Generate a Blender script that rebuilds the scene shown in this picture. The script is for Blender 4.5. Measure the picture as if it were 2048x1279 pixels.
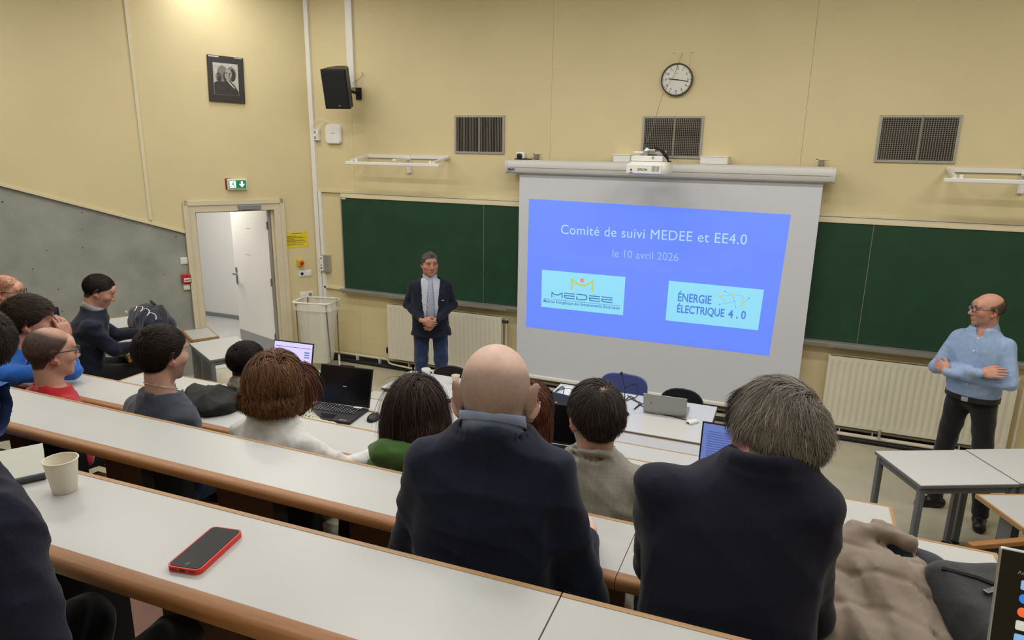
import bpy, bmesh, math, random
import numpy as np
from mathutils import Matrix, Vector, Euler
for _o in list(bpy.data.objects): bpy.data.objects.remove(_o)
scn = bpy.context.scene
COL = scn.collection
rad = math.radians
# ------------------------------------------------------------------ camera (24 mm phone lens, pitched down, turned left)
FPX = 1369.3
_P, _Y, _R = rad(14.284), rad(22.19), rad(0.904)
CAM = np.array([0.0, 0.0, 2.85])
FW = np.array([-math.sin(_Y)*math.cos(_P), math.cos(_Y)*math.cos(_P), -math.sin(_P)])
_rt = np.array([math.cos(_Y), math.sin(_Y), 0.0]); _up = np.cross(_rt, FW)
RT = _rt*math.cos(_R)+_up*math.sin(_R); UP = -_rt*math.sin(_R)+_up*math.cos(_R)
cd = bpy.data.cameras.new('camera'); cam = bpy.data.objects.new('camera', cd); COL.objects.link(cam)
cd.sensor_width = 36; cd.sensor_fit = 'HORIZONTAL'; cd.lens = FPX/2048*36; cd.clip_start = 0.05
_m = np.eye(4); _m[:3, 0] = RT; _m[:3, 1] = UP; _m[:3, 2] = -FW; _m[:3, 3] = CAM
cam.matrix_world = Matrix(_m.tolist()); scn.camera = cam
# ------------------------------------------------------------------ world, exposure
w = bpy.data.worlds.new('world'); scn.world = w; w.use_nodes = True
w.node_tree.nodes['Background'].inputs[0].default_value = (0.9, 0.93, 1, 1)
w.node_tree.nodes['Background'].inputs[1].default_value = 0.15
scn.view_settings.view_transform = 'Standard'; scn.view_settings.look = 'None'
scn.view_settings.gamma = 1; scn.view_settings.use_curve_mapping = False
scn.view_settings.exposure = 0.0
# ------------------------------------------------------------------ ceiling luminaires of the hall (their light)
LAMP_W = 24.0
CEIL = 4.75
def area_light(name, loc, sx, sy, power, color=(1, 0.975, 0.93), rot=(0, 0, 0), parent=None):
    l = bpy.data.lights.new(name, 'AREA'); l.shape = 'RECTANGLE'; l.size = sx; l.size_y = sy
    l.energy = power; l.color = color
    o = bpy.data.objects.new(name, l); COL.objects.link(o); o.location = loc; o.rotation_euler = rot
    if parent: o.parent = parent
    return o
# ------------------------------------------------------------------ measuring helpers
def ray(u, v): return FW*FPX+RT*(u-1024)+UP*(639.5-v)
def onz(u, v, z): d = ray(u, v); return CAM+d*(z-CAM[2])/d[2]
def ony(u, v, y): d = ray(u, v); return CAM+d*(y-CAM[1])/d[1]
WALL_Y = 7.375
KX, KY, LANG = -5.81, 7.375, rad(55)
LX = np.array([math.cos(LANG), math.sin(LANG), 0]); LY = np.array([-math.sin(LANG), math.cos(LANG), 0])
KP = np.array([KX, KY, 0])
def onleft(u, v, off=0.0):            # local (x along wall, z) on the left wall
    n = -LY; p0 = KP+n*off; d = ray(u, v); p = CAM+d*np.dot(p0-CAM, n)/np.dot(d, n)
    return float(np.dot(p-KP, LX)), float(p[2])
# ------------------------------------------------------------------ object helpers
def tag(o, label=None, cat=None, group=None, kind=None):
    if label: o['label'] = label
    if cat: o['category'] = cat
    if group: o['group'] = group
    if kind: o['kind'] = kind
    return o
def empty(name, loc=(0, 0, 0), rz=0.0, label=None, cat=None, group=None, kind=None, parent=None):
    o = bpy.data.objects.new(name, None); COL.objects.link(o); o.location = loc; o.rotation_euler = (0, 0, rz)
    o.empty_display_size = 0.05
    if parent: o.parent = parent
    return tag(o, label, cat, group, kind)
def T(x=0, y=0, z=0, rx=0, ry=0, rz=0, s=1):
    return Matrix.Translation((x, y, z)) @ Euler((rx, ry, rz)).to_matrix().to_4x4() @ Matrix.Scale(s, 4)
I4 = Matrix.Identity(4)
class MB:
    def __init__(s): s.v = []; s.f = []; s.m = []
    def raw(s, vs, fs, M=None, mat=0):
        b = len(s.v)
        if M is not None: vs = [M @ Vector(p) for p in vs]
        s.v += [tuple(p) for p in vs]; s.f += [tuple(i+b for i in q) for q in fs]; s.m += [mat]*len(fs); return s
    def box(s, c, d, M=None, mat=0, rz=0):
        hx, hy, hz = d[0]/2, d[1]/2, d[2]/2
        vs = [Vector((x*hx, y*hy, z*hz)) for x in (-1, 1) for y in (-1, 1) for z in (-1, 1)]
        L = Matrix.Translation(c) @ Matrix.Rotation(rz, 4, 'Z')
        if M is not None: L = M @ L
        return s.raw([L @ p for p in vs], [(0, 1, 3, 2), (4, 6, 7, 5), (0, 4, 5, 1), (2, 3, 7, 6), (0, 2, 6, 4), (1, 5, 7, 3)], None, mat)
    def span(s, a, b, M=None, mat=0):
        return s.box([(a[i]+b[i])/2 for i in range(3)], [abs(b[i]-a[i]) for i in range(3)], M, mat)
    def rbox(s, c, d, bev=0.005, M=None, mat=0, seg=2, rz=0):
        bm = bmesh.new(); bmesh.ops.create_cube(bm, size=1)
        bmesh.ops.scale(bm, vec=d, verts=bm.verts)
        bmesh.ops.bevel(bm, geom=bm.edges[:], offset=min(bev, min(d)*0.49), segments=seg, profile=0.5, affect='EDGES')
        L = Matrix.Translation(c) @ Matrix.Rotation(rz, 4, 'Z')
        if M is not None: L = M @ L
        bm.verts.index_update()
        s.raw([L @ p.co for p in bm.verts], [[q.index for q in f.verts] for f in bm.faces], None, mat); bm.free(); return s
    def rplate(s, c, w, h, t, r, M=None, mat=0, axis='y', n=5):   # rounded plate in the xz plane (thickness y) or xy plane (thickness z)
        pts = []
        for cx, cy, a0 in ((w/2-r, h/2-r, 0), (-w/2+r, h/2-r, 90), (-w/2+r, -h/2+r, 180), (w/2-r, -h/2+r, 270)):
            for i in range(n+1):
                a = rad(a0+90*i/n); pts.append((cx+r*math.cos(a), cy+r*math.sin(a)))
        return s.prism(pts, -t/2, t/2, (M if M is not None else I4) @ Matrix.Translation(c), mat, axis)
    def prism(s, poly, a, b, M=None, mat=0, axis='z'):
        n = len(poly)
        def P(p, h): return (p[0], p[1], h) if axis == 'z' else ((p[0], h, p[1]) if axis == 'y' else (h, p[0], p[1]))
        vs = [P(p, a) for p in poly]+[P(p, b) for p in poly]
        fs = [tuple(range(n))[::-1], tuple(range(n, 2*n))]+[(i, (i+1) % n, n+(i+1) % n, n+i) for i in range(n)]
        if axis == 'y': fs = [q[::-1] for q in fs]
        return s.raw(vs, fs, M, mat)
    def tube(s, path, r, n=8, M=None, mat=0, closed=False):
        P = [Vector(p) for p in path]; N = len(P); rs = r if hasattr(r, '__len__') else [r]*N
        vs = []; prev = None
        for i in range(N):
            a = P[(i-1) % N] if (closed or i > 0) else P[i]; b = P[(i+1) % N] if (closed or i < N-1) else P[i]
            t = (b-a).normalized()
            if prev is None:
                u = t.orthogonal().normalized()
            else:
                u = prev-t*prev.dot(t)
                u = u.normalized() if u.length > 1e-6 else t.orthogonal().normalized()
            prev = u; w_ = t.cross(u)
            for k in range(n):
                an = 2*math.pi*k/n; vs.append(P[i]+(u*math.cos(an)+w_*math.sin(an))*rs[i])
        fs = []
        for i in range(N if closed else N-1):
            j = (i+1) % N
            for k in range(n): fs.append((i*n+k, i*n+(k+1) % n, j*n+(k+1) % n, j*n+k))
        if not closed: fs += [tuple(range(n))[::-1], tuple(range((N-1)*n, N*n))]
        return s.raw(vs, fs, M, mat)
    def cyl(s, a, b, r, n=16, M=None, mat=0): return s.tube([a, b], r, n, M, mat)
    def lathe(s, prof, n=24, M=None, mat=0, sx=1, sy=1, a0=0, a1=360):
        full = abs(a1-a0) >= 360; vs = []; m = n if full else n+1
        for r, z in prof:
            for k in range(m):
                a = rad(a0+(a1-a0)*k/n); vs.append((r*sx*math.cos(a), r*sy*math.sin(a), z))
        fs = []
        for i in range(len(prof)-1):
            for k in range(m if full else m-1):
                k2 = (k+1) % m; fs.append((i*m+k, i*m+k2, (i+1)*m+k2, (i+1)*m+k))
        if full:
            if prof[0][0] > 1e-6: fs.append(tuple(range(m))[::-1])
            if prof[-1][0] > 1e-6: fs.append(tuple(range((len(prof)-1)*m, len(prof)*m)))
        return s.raw(vs, fs, M, mat)
    def sphere(s, c, r, M=None, mat=0, n=12, sc=(1, 1, 1)):
        prof = [(max(r*math.sin(math.pi*i/n), 1e-5), -r*math.cos(math.pi*i/n)) for i in range(n+1)]
        L = Matrix.Translation(c) @ Matrix.Diagonal((sc[0], sc[1], sc[2], 1))
        return s.lathe(prof, n*2, (M @ L) if M is not None else L, mat)
    def grid(s, P, M=None, mat=0, closed_u=False):      # P[i][j] points
        nu, nv = len(P), len(P[0]); vs = [p for r_ in P for p in r_]; fs = []
        for i in range(nu if closed_u else nu-1):
            for j in range(nv-1):
                a = i*nv+j; b = ((i+1) % nu)*nv+j; fs.append((a, b, b+1, a+1))
        return s.raw(vs, fs, M, mat)
    def build(s, name, mats, parent=None, smooth=None, label=None, loc=None):
        me = bpy.data.meshes.new(name); me.from_pydata([tuple(p) for p in s.v], [], s.f)
        if not isinstance(mats, (list, tuple)): mats = [mats]
        for k in mats: me.materials.append(MAT[k])
        if len(mats) > 1: me.polygons.foreach_set('material_index', s.m)
        if smooth is not None:
            me.polygons.foreach_set('use_smooth', [True]*len(me.polygons)); me.set_sharp_from_angle(angle=rad(smooth))
        me.update()
        o = bpy.data.objects.new(name, me); COL.objects.link(o)
        if parent: o.parent = parent
        if loc is not None: o.location = loc
        if label: o['label'] = label
        return o
def recenter(o, pivot):                # move a mesh object's origin to a world point (top-level single meshes)
    o.data.transform(Matrix.Translation(-Vector(pivot))); o.location = pivot; return o
def part(name, mats, parent, fn, smooth=None, label=None):
    m = MB(); fn(m); return m.build(name, mats, parent, smooth, label)
def copy_tree(o, parent=None):
    c = o.copy(); COL.objects.link(c); c.parent = parent
    for k in [x for x in o.children]: copy_tree(k, c)
    return c
# text as flat mesh: x right, z up, facing -y
def text_mesh(name, body, size, mats, parent, M, align='CENTER', ext=0.0006, bold=0.0, sx=1.0, spacing=1.0, shear=0.0):
    cu = bpy.data.curves.new(name, 'FONT'); cu.body = body; cu.size = size; cu.align_x = align; cu.align_y = 'CENTER'
    cu.extrude = ext; cu.offset = bold; cu.space_character = spacing; cu.resolution_u = 4; cu.shear = shear
    to = bpy.data.objects.new(name+'_tmp', cu); COL.objects.link(to)
    dg = bpy.context.evaluated_depsgraph_get(); me = bpy.data.meshes.new_from_object(to.evaluated_get(dg))
    bpy.data.objects.remove(to); bpy.data.curves.remove(cu)
    me.transform(M @ Matrix.Rotation(rad(90), 4, 'X') @ Matrix.Diagonal((sx, 1, 1, 1)))
    me.name = name; me.materials.clear(); me.materials.append(MAT[mats])
    o = bpy.data.objects.new(name, me); COL.objects.link(o); o.parent = parent; o['kind'] = 'stuff'
    return o
# ------------------------------------------------------------------ materials
def lin(h):
    if isinstance(h, str):
        c = [int(h[i:i+2], 16)/255 for i in (0, 2, 4)]
    else: c = h
    return tuple(x/12.92 if x <= 0.04045 else ((x+0.055)/1.055)**2.4 for x in c)+(1,)
MAT = {}
def mat(name, color, rough=0.5, metal=0.0, spec=0.5, noise=0.0, nscale=20, bump=0.0, bscale=200, emit=None, estr=0.0,
        alpha=1.0, sheen=0.0, trans=0.0, coat=0.0, coords='Object', ndetail=3, attr=False, sss=0.0, stretch=None):
    m = bpy.data.materials.new(name); m.use_nodes = True; nt = m.node_tree; N = nt.nodes; Lk = nt.links
    b = N['Principled BSDF']; c = lin(color)
    b.inputs['Base Color'].default_value = c; b.inputs['Roughness'].default_value = rough
    b.inputs['Metallic'].default_value = metal; b.inputs['Specular IOR Level'].default_value = spec
    if sheen: b.inputs['Sheen Weight'].default_value = sheen; b.inputs['Sheen Roughness'].default_value = 0.5
    if coat: b.inputs['Coat Weight'].default_value = coat
    if trans: b.inputs['Transmission Weight'].default_value = trans
    if alpha < 1: b.inputs['Alpha'].default_value = alpha
    if sss: b.inputs['Subsurface Weight'].default_value = sss; b.inputs['Subsurface Radius'].default_value = (0.012, 0.005, 0.003); b.inputs['Subsurface Scale'].default_value = 1.0
    if emit: b.inputs['Emission Color'].default_value = lin(emit); b.inputs['Emission Strength'].default_value = estr
    tc = N.new('ShaderNodeTexCoord'); vec = tc.outputs[coords]
    if stretch:
        mp = N.new('ShaderNodeMapping'); mp.inputs['Scale'].default_value = stretch; Lk.new(vec, mp.inputs[0]); vec = mp.outputs[0]
    src = None
    if attr:
        at = N.new('ShaderNodeAttribute'); at.attribute_name = 'Col'; src = at.outputs['Color']; Lk.new(src, b.inputs['Base Color'])
    if noise:
        nz = N.new('ShaderNodeTexNoise'); nz.inputs['Scale'].default_value = nscale; nz.inputs['Detail'].default_value = ndetail
        Lk.new(vec, nz.inputs['Vector'])
        mr = N.new('ShaderNodeMapRange'); mr.inputs['From Min'].default_value = 0.3; mr.inputs['From Max'].default_value = 0.7
        mr.inputs['To Min'].default_value = 1-noise; mr.inputs['To Max'].default_value = 1+noise; Lk.new(nz.outputs['Fac'], mr.inputs['Value'])
        mx = N.new('ShaderNodeVectorMath'); mx.operation = 'SCALE'
        if src: Lk.new(src, mx.inputs[0])
        else: mx.inputs[0].default_value = c[:3]
        Lk.new(mr.outputs[0], mx.inputs['Scale']); Lk.new(mx.outputs[0], b.inputs['Base Color'])
    if bump:
        n2 = N.new('ShaderNodeTexNoise'); n2.inputs['Scale'].default_value = bscale; n2.inputs['Detail'].default_value = 2; Lk.new(vec, n2.inputs['Vector'])
        bp = N.new('ShaderNodeBump'); bp.inputs['Strength'].default_value = bump; bp.inputs['Distance'].default_value = 0.002
        Lk.new(n2.outputs['Fac'], bp.inputs['Height']); Lk.new(bp.outputs[0], b.inputs['Normal'])
    MAT[name] = m; return m
mat('cream', 'd8c99d', 0.6, noise=0.035, nscale=1.3, bump=0.25, bscale=180)
mat('cream_joint', 'b5a780', 0.7)
mat('cream_trim', 'dad0b0', 0.5, noise=0.03, nscale=4)
mat('frame_paint', 'd5cbb0', 0.45, noise=0.03, nscale=5)
mat('ceiling', 'd8d6cf', 0.8)
mat('corridor', 'eceae6', 0.7)
mat('corridor_floor', 'b9b9b6', 0.5, noise=0.05, nscale=3)
mat('door_white', 'ebe8e3', 0.4)
mat('kick', 'a3a3a2', 0.35, metal=0.6, noise=0.05, nscale=6)
mat('white_plastic', 'e6e5e0', 0.4)
mat('white_metal', 'e4e2dc', 0.35)
mat('grey_metal', '8f9194', 0.4, metal=0.3)
mat('alu', 'b9b9b7', 0.35, metal=0.7, noise=0.05, nscale=8, stretch=(1, 1, 12))
mat('dark_alu', '8b8478', 0.45, metal=0.3)
mat('chrome', 'd0d0d0', 0.2, metal=1.0)
mat('black_plastic', '17171a', 0.45)
mat('black_soft', '101013', 0.7)
mat('dark_hole', '0a0a0a', 0.9)
mat('board', '254431', 0.42, noise=0.12, nscale=3.5, ndetail=5, spec=0.35)
mat('grille_frame', 'a6a49b', 0.45, metal=0.3)
mat('grille_blade', '8c8578', 0.5, metal=0.2)
mat('screen_white', 'd0d3d9', 0.75)
mat('screen_case', 'c9c8c4', 0.4)
mat('clock_rim', '4e443a', 0.4)
mat('clock_face', 'dedcd6', 0.35, coat=0.3)
mat('ink', '1a1a1c', 0.6)
mat('red', 'bb2723', 0.4)
mat('red_dark', '8d1a1a', 0.4)
mat('yellow_paper', 'dfcb25', 0.7)
mat('yellow_plastic', 'e0b42a', 0.4)
mat('green_lit', '0c7d4e', 0.4, emit='0c7d4e', estr=0.35)
mat('sign_lit', 'dff5ea', 0.4, emit='dff5ea', estr=1.1)
mat('radiator', 'd9d3c0', 0.45, noise=0.02, nscale=5)
mat('pipe', 'd5cdb8', 0.4, noise=0.05, nscale=9)
mat('skirt_dark', '2b2a2a', 0.6)
mat('wood', '98683c', 0.42, noise=0.16, nscale=9, stretch=(1, 12, 12), ndetail=5)
mat('wood_light', 'a88458', 0.45, noise=0.13, nscale=9, stretch=(1, 12, 12), ndetail=5)
mat('wood_panel', '6a4028', 0.5, noise=0.12, nscale=6, stretch=(2, 2, 12), ndetail=4)
mat('laminate', 'babbb9', 0.33, noise=0.012, nscale=6)
mat('table_top', 'c9cac8', 0.38)
mat('table_edge', '6d6f70', 0.5)
mat('leg_grey', '6f7275', 0.4, metal=0.2)
mat('blue_ink', '29327d', 0.5)
# ------------------------------------------------------------------ special materials
def mat_concrete():
    m = bpy.data.materials.new('concrete'); m.use_nodes = True; nt = m.node_tree; N = nt.nodes; Lk = nt.links; b = N['Principled BSDF']
    tc = N.new('ShaderNodeTexCoord'); n1 = N.new('ShaderNodeTexNoise'); n1.inputs['Scale'].default_value = 2.2; n1.inputs['Detail'].default_value = 6
    Lk.new(tc.outputs['Object'], n1.inputs[0]); cr = N.new('ShaderNodeValToRGB'); Lk.new(n1.outputs['Fac'], cr.inputs[0])
    cr.color_ramp.elements[0].position = 0.3; cr.color_ramp.elements[0].color = lin('868982'); cr.color_ramp.elements[1].position = 0.72; cr.color_ramp.elements[1].color = lin('a3a6a0')
    v = N.new('ShaderNodeTexVoronoi'); v.inputs['Scale'].default_value = 11; Lk.new(tc.outputs['Object'], v.inputs[0])
    n3 = N.new('ShaderNodeTexNoise'); n3.inputs['Scale'].default_value = 5; Lk.new(tc.outputs['Object'], n3.inputs[0])
    th = N.new('ShaderNodeMapRange'); th.inputs['From Min'].default_value = 0.35; th.inputs['From Max'].default_value = 0.75; th.inputs['To Min'].default_value = 0.0; th.inputs['To Max'].default_value = 0.13
    Lk.new(n3.outputs['Fac'], th.inputs[0])
    lt = N.new('ShaderNodeMath'); lt.operation = 'LESS_THAN'; Lk.new(v.outputs['Distance'], lt.inputs[0]); Lk.new(th.outputs[0], lt.inputs[1])
    mx = N.new('ShaderNodeMix'); mx.data_type = 'RGBA'; Lk.new(lt.outputs[0], mx.inputs[0]); Lk.new(cr.outputs[0], mx.inputs[6]); mx.inputs[7].default_value = lin('474744')
    Lk.new(mx.outputs[2], b.inputs['Base Color']); b.inputs['Roughness'].default_value = 0.65
    bp = N.new('ShaderNodeBump'); bp.inputs['Strength'].default_value = 0.4; bp.inputs['Distance'].default_value = 0.004; bp.invert = True
    Lk.new(lt.outputs[0], bp.inputs['Height']); Lk.new(bp.outputs[0], b.inputs['Normal']); MAT['concrete'] = m
def mat_floor():
    m = bpy.data.materials.new('floor_lino'); m.use_nodes = True; nt = m.node_tree; N = nt.nodes; Lk = nt.links; b = N['Principled BSDF']
    tc = N.new('ShaderNodeTexCoord'); n1 = N.new('ShaderNodeTexNoise'); n1.inputs['Scale'].default_value = 1.6; n1.inputs['Detail'].default_value = 5
    n2 = N.new('ShaderNodeTexNoise'); n2.inputs['Scale'].default_value = 90; n2.inputs['Detail'].default_value = 2
    Lk.new(tc.outputs['Object'], n1.inputs[0]); Lk.new(tc.outputs['Object'], n2.inputs[0])
    cr = N.new('ShaderNodeValToRGB'); Lk.new(n1.outputs['Fac'], cr.inputs[0]); cr.color_ramp.elements[0].position = 0.3; cr.color_ramp.elements[0].color = lin('aaa48e')
    cr.color_ramp.elements[1].position = 0.7; cr.color_ramp.elements[1].color = lin('c0baa4')
    mr = N.new('ShaderNodeMapRange'); mr.inputs['From Min'].default_value = 0.3; mr.inputs['From Max'].default_value = 0.7; mr.inputs['To Min'].default_value = 0.86; mr.inputs['To Max'].default_value = 1.12
    Lk.new(n2.outputs['Fac'], mr.inputs[0]); sc = N.new('ShaderNodeVectorMath'); sc.operation = 'SCALE'; Lk.new(cr.outputs[0], sc.inputs[0]); Lk.new(mr.outputs[0], sc.inputs['Scale'])
    Lk.new(sc.outputs[0], b.inputs['Base Color']); b.inputs['Roughness'].default_value = 0.33; MAT['floor_lino'] = m
mat_concrete(); mat_floor()
# ------------------------------------------------------------------ room shell
def struct(name, mats, fn, smooth=None, parent=None):
    m = MB(); fn(m); o = m.build(name, mats, parent, smooth)
    if parent is None: o['kind'] = 'structure'
    return o
RCX = 3.3                                       # right front corner
fl = struct('floor', 'floor_lino', lambda m: m.prism([(-13.5, -3), (7.5, -3), (7.5, 7.6), (-5.6, 7.6), (-7.6, 8.3), (-13.5, 3)], -0.1, 0))
wf = struct('wall_front', 'cream_joint', lambda m: m.span((-5.9, 7.376, -0.05), (3.5, 7.55, 4.9)))
for a, b_ in ((-5.82, -5.1715), (-5.1695, -2.5825), (-2.5805, -0.0105), (-0.0085, 2.5715), (2.5735, 3.45)):
    struct('panel', 'cream', lambda m: m.span((a, 7.363, 0.02), (b_, 7.38, 4.9)), parent=wf)
cl = struct('ceiling', 'ceiling', lambda m: m.prism([(-13.5, -3), (7.5, -3), (7.5, 7.6), (-5.6, 7.6), (-13.5, 7.6)], CEIL, CEIL+0.1))
struct('wall_back', 'cream', lambda m: m.span((-13.5, -3.1, -0.1), (7.6, -3, 4.9)))
wr = struct('wall_right', 'cream', lambda m: m.box((0, 0, 0), (14, 0.15, 5)))
wr.location = (RCX+4.0, 7.375-5.7, 2.4); wr.rotation_euler = (0, 0, -LANG)
# left wall, local frame: x along the wall (0 at the front corner, negative leftwards), -y into the room
WL = empty('wall_left', (KX, KY, 0), LANG, kind='structure')
S0, S1, SM = (-1.58, 1.785), (-3.29, 2.372), (2.372-1.785)/(-3.29+1.58)
def slope(x): return S0[1]+(x-S0[0])*SM
DX0, DX1, DTOP = -1.565, -0.415, 2.14          # door frame outer
def _cream(m):
    m.prism([(-1.925, slope(-1.925)), (DX0, slope(DX0)), (DX0, 4.9), (-1.925, 4.9)], 0.0, 0.2, axis='y')
    m.span((DX0, 0.0, DTOP), (DX1, 0.2, 4.9)); m.span((DX1, 0.0, 0), (0.25, 0.2, 4.9))
struct('panel', 'cream', _cream, parent=WL)
struct('panel', 'cream', lambda m: m.prism([(-13, slope(-13)), (-1.93, slope(-1.93)), (-1.93, 4.9), (-13, 9)], 0.0, 0.2, axis='y'), parent=WL)
struct('concrete_base', 'concrete', lambda m: m.prism([(-13, -0.1), (DX0, -0.1), (DX0, slope(DX0)+0.02), (-13, slope(-13)+0.02)], 0.022, 0.25, axis='y'), parent=WL)
struct('joint_cover', 'cream_trim', lambda m: m.box((-1.93, -0.006, 3.4), (0.035, 0.014, 2.9)), parent=WL)
def _st(m):
    a = math.atan(SM); L_ = 12
    m.box((0, 0, 0), (L_, 0.02, 0.028), T(S0[0]-L_/2*math.cos(a), -0.008, S0[1]-L_/2*math.sin(a)+0.006, ry=-a))
struct('sloping_trim', 'cream_trim', _st, parent=WL)
# door 1: frame, rebate, leaf opened into the corridor
D1 = empty('door_1', (KX, KY, 0), LANG, kind='structure')
OX0, OX1, OTOP = -1.45, -0.53, 2.02
def _frame(m):
    for x0, x1 in ((DX0, OX0), (OX1, DX1)): m.span((x0, -0.018, 0), (x1, 0.22, DTOP))
    m.span((OX0, -0.018, OTOP), (OX1, 0.22, DTOP))
    for x0, x1 in ((DX0-0.012, DX0+0.04), (DX1-0.04, DX1+0.012)): m.span((x0, -0.034, 0), (x1, 0.0, DTOP+0.012))
    m.span((DX0, -0.034, DTOP-0.04), (DX1, 0.0, DTOP+0.012))
    m.span((OX0, 0.1, 0), (OX0+0.025, 0.2, OTOP)); m.span((OX1-0.03, 0.05, 0), (OX1, 0.16, OTOP)); m.span((OX0, 0.1, OTOP-0.02), (OX1, 0.2, OTOP))
part('door_frame', 'frame_paint', D1, _frame)
part('hinge_edge', 'dark_alu', D1, lambda m: (m.span((OX1-0.045, 0.06, 0), (OX1-0.032, 0.2, OTOP)), [m.cyl((OX1-0.05, 0.19, z), (OX1-0.05, 0.19, z+0.1), 0.011) for z in (0.25, 1.0, 1.75)]))
hinge = np.array([-6.278, 7.056]); free = np.array([-7.21, 7.345]); lang = math.atan2(*(free-hinge)[::-1])
lm = Matrix.Rotation(-LANG, 4, 'Z') @ Matrix.Translation((hinge[0]-KX, hinge[1]-KY, 0)) @ Matrix.Rotation(lang, 4, 'Z')
leaf = part('door_leaf', 'door_white', D1, lambda m: m.rbox((0.475, 0.02, 1.01), (0.93, 0.04, 2.0), 0.003, lm))
part('kick_plate', 'kick', leaf, lambda m: m.box((0.475, 0.042, 0.135), (0.91, 0.004, 0.23), lm))
def _hd(m):
    m.rbox((0.89, 0.046, 1.03), (0.035, 0.012, 0.24), 0.004, lm); m.tube([(0.89, 0.045, 1.06), (0.89, 0.1, 1.06), (0.78, 0.105, 1.06)], 0.01, 8, lm)
part('door_handle', 'chrome', leaf, _hd)
for a in ((0.55, 1.36, 0.12, -0.2), (0.5, 1.72, 0.1, -0.15)):
    part('scuff_mark', 'grey_metal', leaf, lambda m: m.box((a[0], 0.0412, a[1]), (a[2], 0.0008, 0.004), lm))
part('door_closer', 'grey_metal', D1, lambda m: (m.rbox((-0.83, -0.05, 2.065), (0.26, 0.06, 0.06), 0.006),))
part('closer_arm', 'dark_alu', D1, lambda m: (m.tube([(-0.78, -0.06, 2.03), (-1.0, 0.02, 2.015), (-0.75, 0.18, 2.0)], 0.008, 6),))
# corridor beyond the door
struct('wall_corridor', 'corridor', lambda m: (m.span((-12, 8.42, 0), (-5.7, 8.55, 3)), m.span((-5.9, 7.5, 0), (-5.75, 8.5, 3))))
struct('baseboard_corridor', 'grey_metal', lambda m: m.span((-12, 8.4, 0), (-6, 8.42, 0.07)))
struct('ceiling_corridor', 'ceiling', lambda m: m.prism([(-12, 3.5), (-9.3, 3.0), (-6.0, 7.4), (-5.7, 8.5), (-12, 8.5)], 2.9, 2.98))
struct('floor_corridor', 'corridor_floor', lambda m: m.prism([(-13, 2), (-9.2, 2.6), (-6.06, 7.25), (-5.7, 7.7), (-5.7, 8.5), (-13, 8.5)], 0.001, 0.004))
cl_ = empty('corridor_fill_lamp', (-7.75, 6.85, 2.86), 0, 'unseen flat corridor lamp added to brighten the open door leaf', 'lamp')  # unseen lamp, added to light the corridor wall and door leaf
part('housing', 'white_metal', cl_, lambda m: m.rbox((0, 0, 0.02), (0.6, 0.6, 0.04), 0.006))
area_light('corridor_fill_light', (0, 0, -0.01), 0.55, 0.55, 55, (1, 0.97, 0.93), parent=cl_)
# ceiling luminaires
def luminaire(x, y, i, power):
    o = empty('ceiling_luminaire', (x, y, CEIL-0.05), 0, 'long white fluorescent luminaire on the hall ceiling', 'lamp', 'hall ceiling luminaires')
    part('housing', 'white_metal', o, lambda m: m.rbox((0, 0, 0.02), (1.5, 0.3, 0.06), 0.006))
    area_light('luminaire_light', (0, 0, -0.02), 1.45, 0.26, power, parent=o)
luminaire(-5.72, 6.15, 99, 20.0)
for i, (x, y) in enumerate([(x, y) for y in (-1.2, 1.3, 3.2, 5.0) for x in (-6.6, -4.3, -2.0, 0.3, 2.6) if not (x < -6 and y > 4.5)]):
    luminaire(x, y, i, LAMP_W*(0.5 if y < 2 else 1.3))
# ------------------------------------------------------------------ things on the front wall
PY = 7.363
def wall_item(name, u, v, label, cat, group=None, off=0.0):
    p = ony(u, v, PY-off); return empty(name, tuple(p), 0, label, cat, group)
# board rails, boards and tray
bz0, bz1 = 1.0, 2.19
tr = struct('trim_1', 'cream_trim', lambda m: m.span((-5.75, 7.335, 2.235), (3.2, 7.364, 2.262)))
struct('trim_2', 'cream_trim', lambda m: m.span((-5.7, 7.33, 0.975), (-5.37, 7.364, 1.005)))
def chalkboard(x0, x1, label, seams):
    o = empty('chalkboard', ((x0+x1)/2, 7.34, bz0), 0, label, 'chalkboard'); c = (x0+x1)/2
    xs = [x0]+seams+[x1]
    for a, b_ in zip(xs[:-1], xs[1:]): part('board_panel', 'board', o, lambda m: m.span((a-c+0.002, -0.012, 0.012), (b_-c-0.002, 0.02, bz1-bz0-0.012)))
    part('top_rail', 'cream_trim', o, lambda m: (m.span((x0-c-0.01, -0.022, bz1-bz0-0.012), (x1-c, 0.022, bz1-bz0+0.012)), m.span((x0-c-0.01, -0.012, bz1-bz0+0.012), (x1-c, 0.022, bz1-bz0+0.04))))
    part('edge_rail', 'alu', o, lambda m: m.span((x0-c-0.012, -0.018, 0), (x0-c+0.002, 0.022, bz1-bz0)))
    part('seam_strip', 'alu', o, lambda m: [m.span((s-c-0.002, -0.015, 0.012), (s-c+0.002, 0.0, bz1-bz0-0.012)) for s in seams])
    part('chalk_tray', 'alu', o, lambda m: m.prism([(-0.11, 0.0), (-0.11, 0.018), (-0.1, 0.018), (-0.095, 0.006), (0.0, 0.012), (0.0, -0.03), (-0.03, -0.045), (-0.07, -0.045)], x0-c-0.01, x1-c, T(0, 0.0, -0.005), axis='x'))
    return o
bl = chalkboard(-5.36, -2.6, 'green chalkboard behind the standing man in the dark jacket', [-3.365])
part('maker_label', 'white_plastic', bl, lambda m: m.box((-1.345, -0.0135, 1.165), (0.06, 0.002, 0.016)))
chalkboard(-0.2, 2.9, 'green chalkboard behind the man with folded arms', [0.7])
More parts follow.
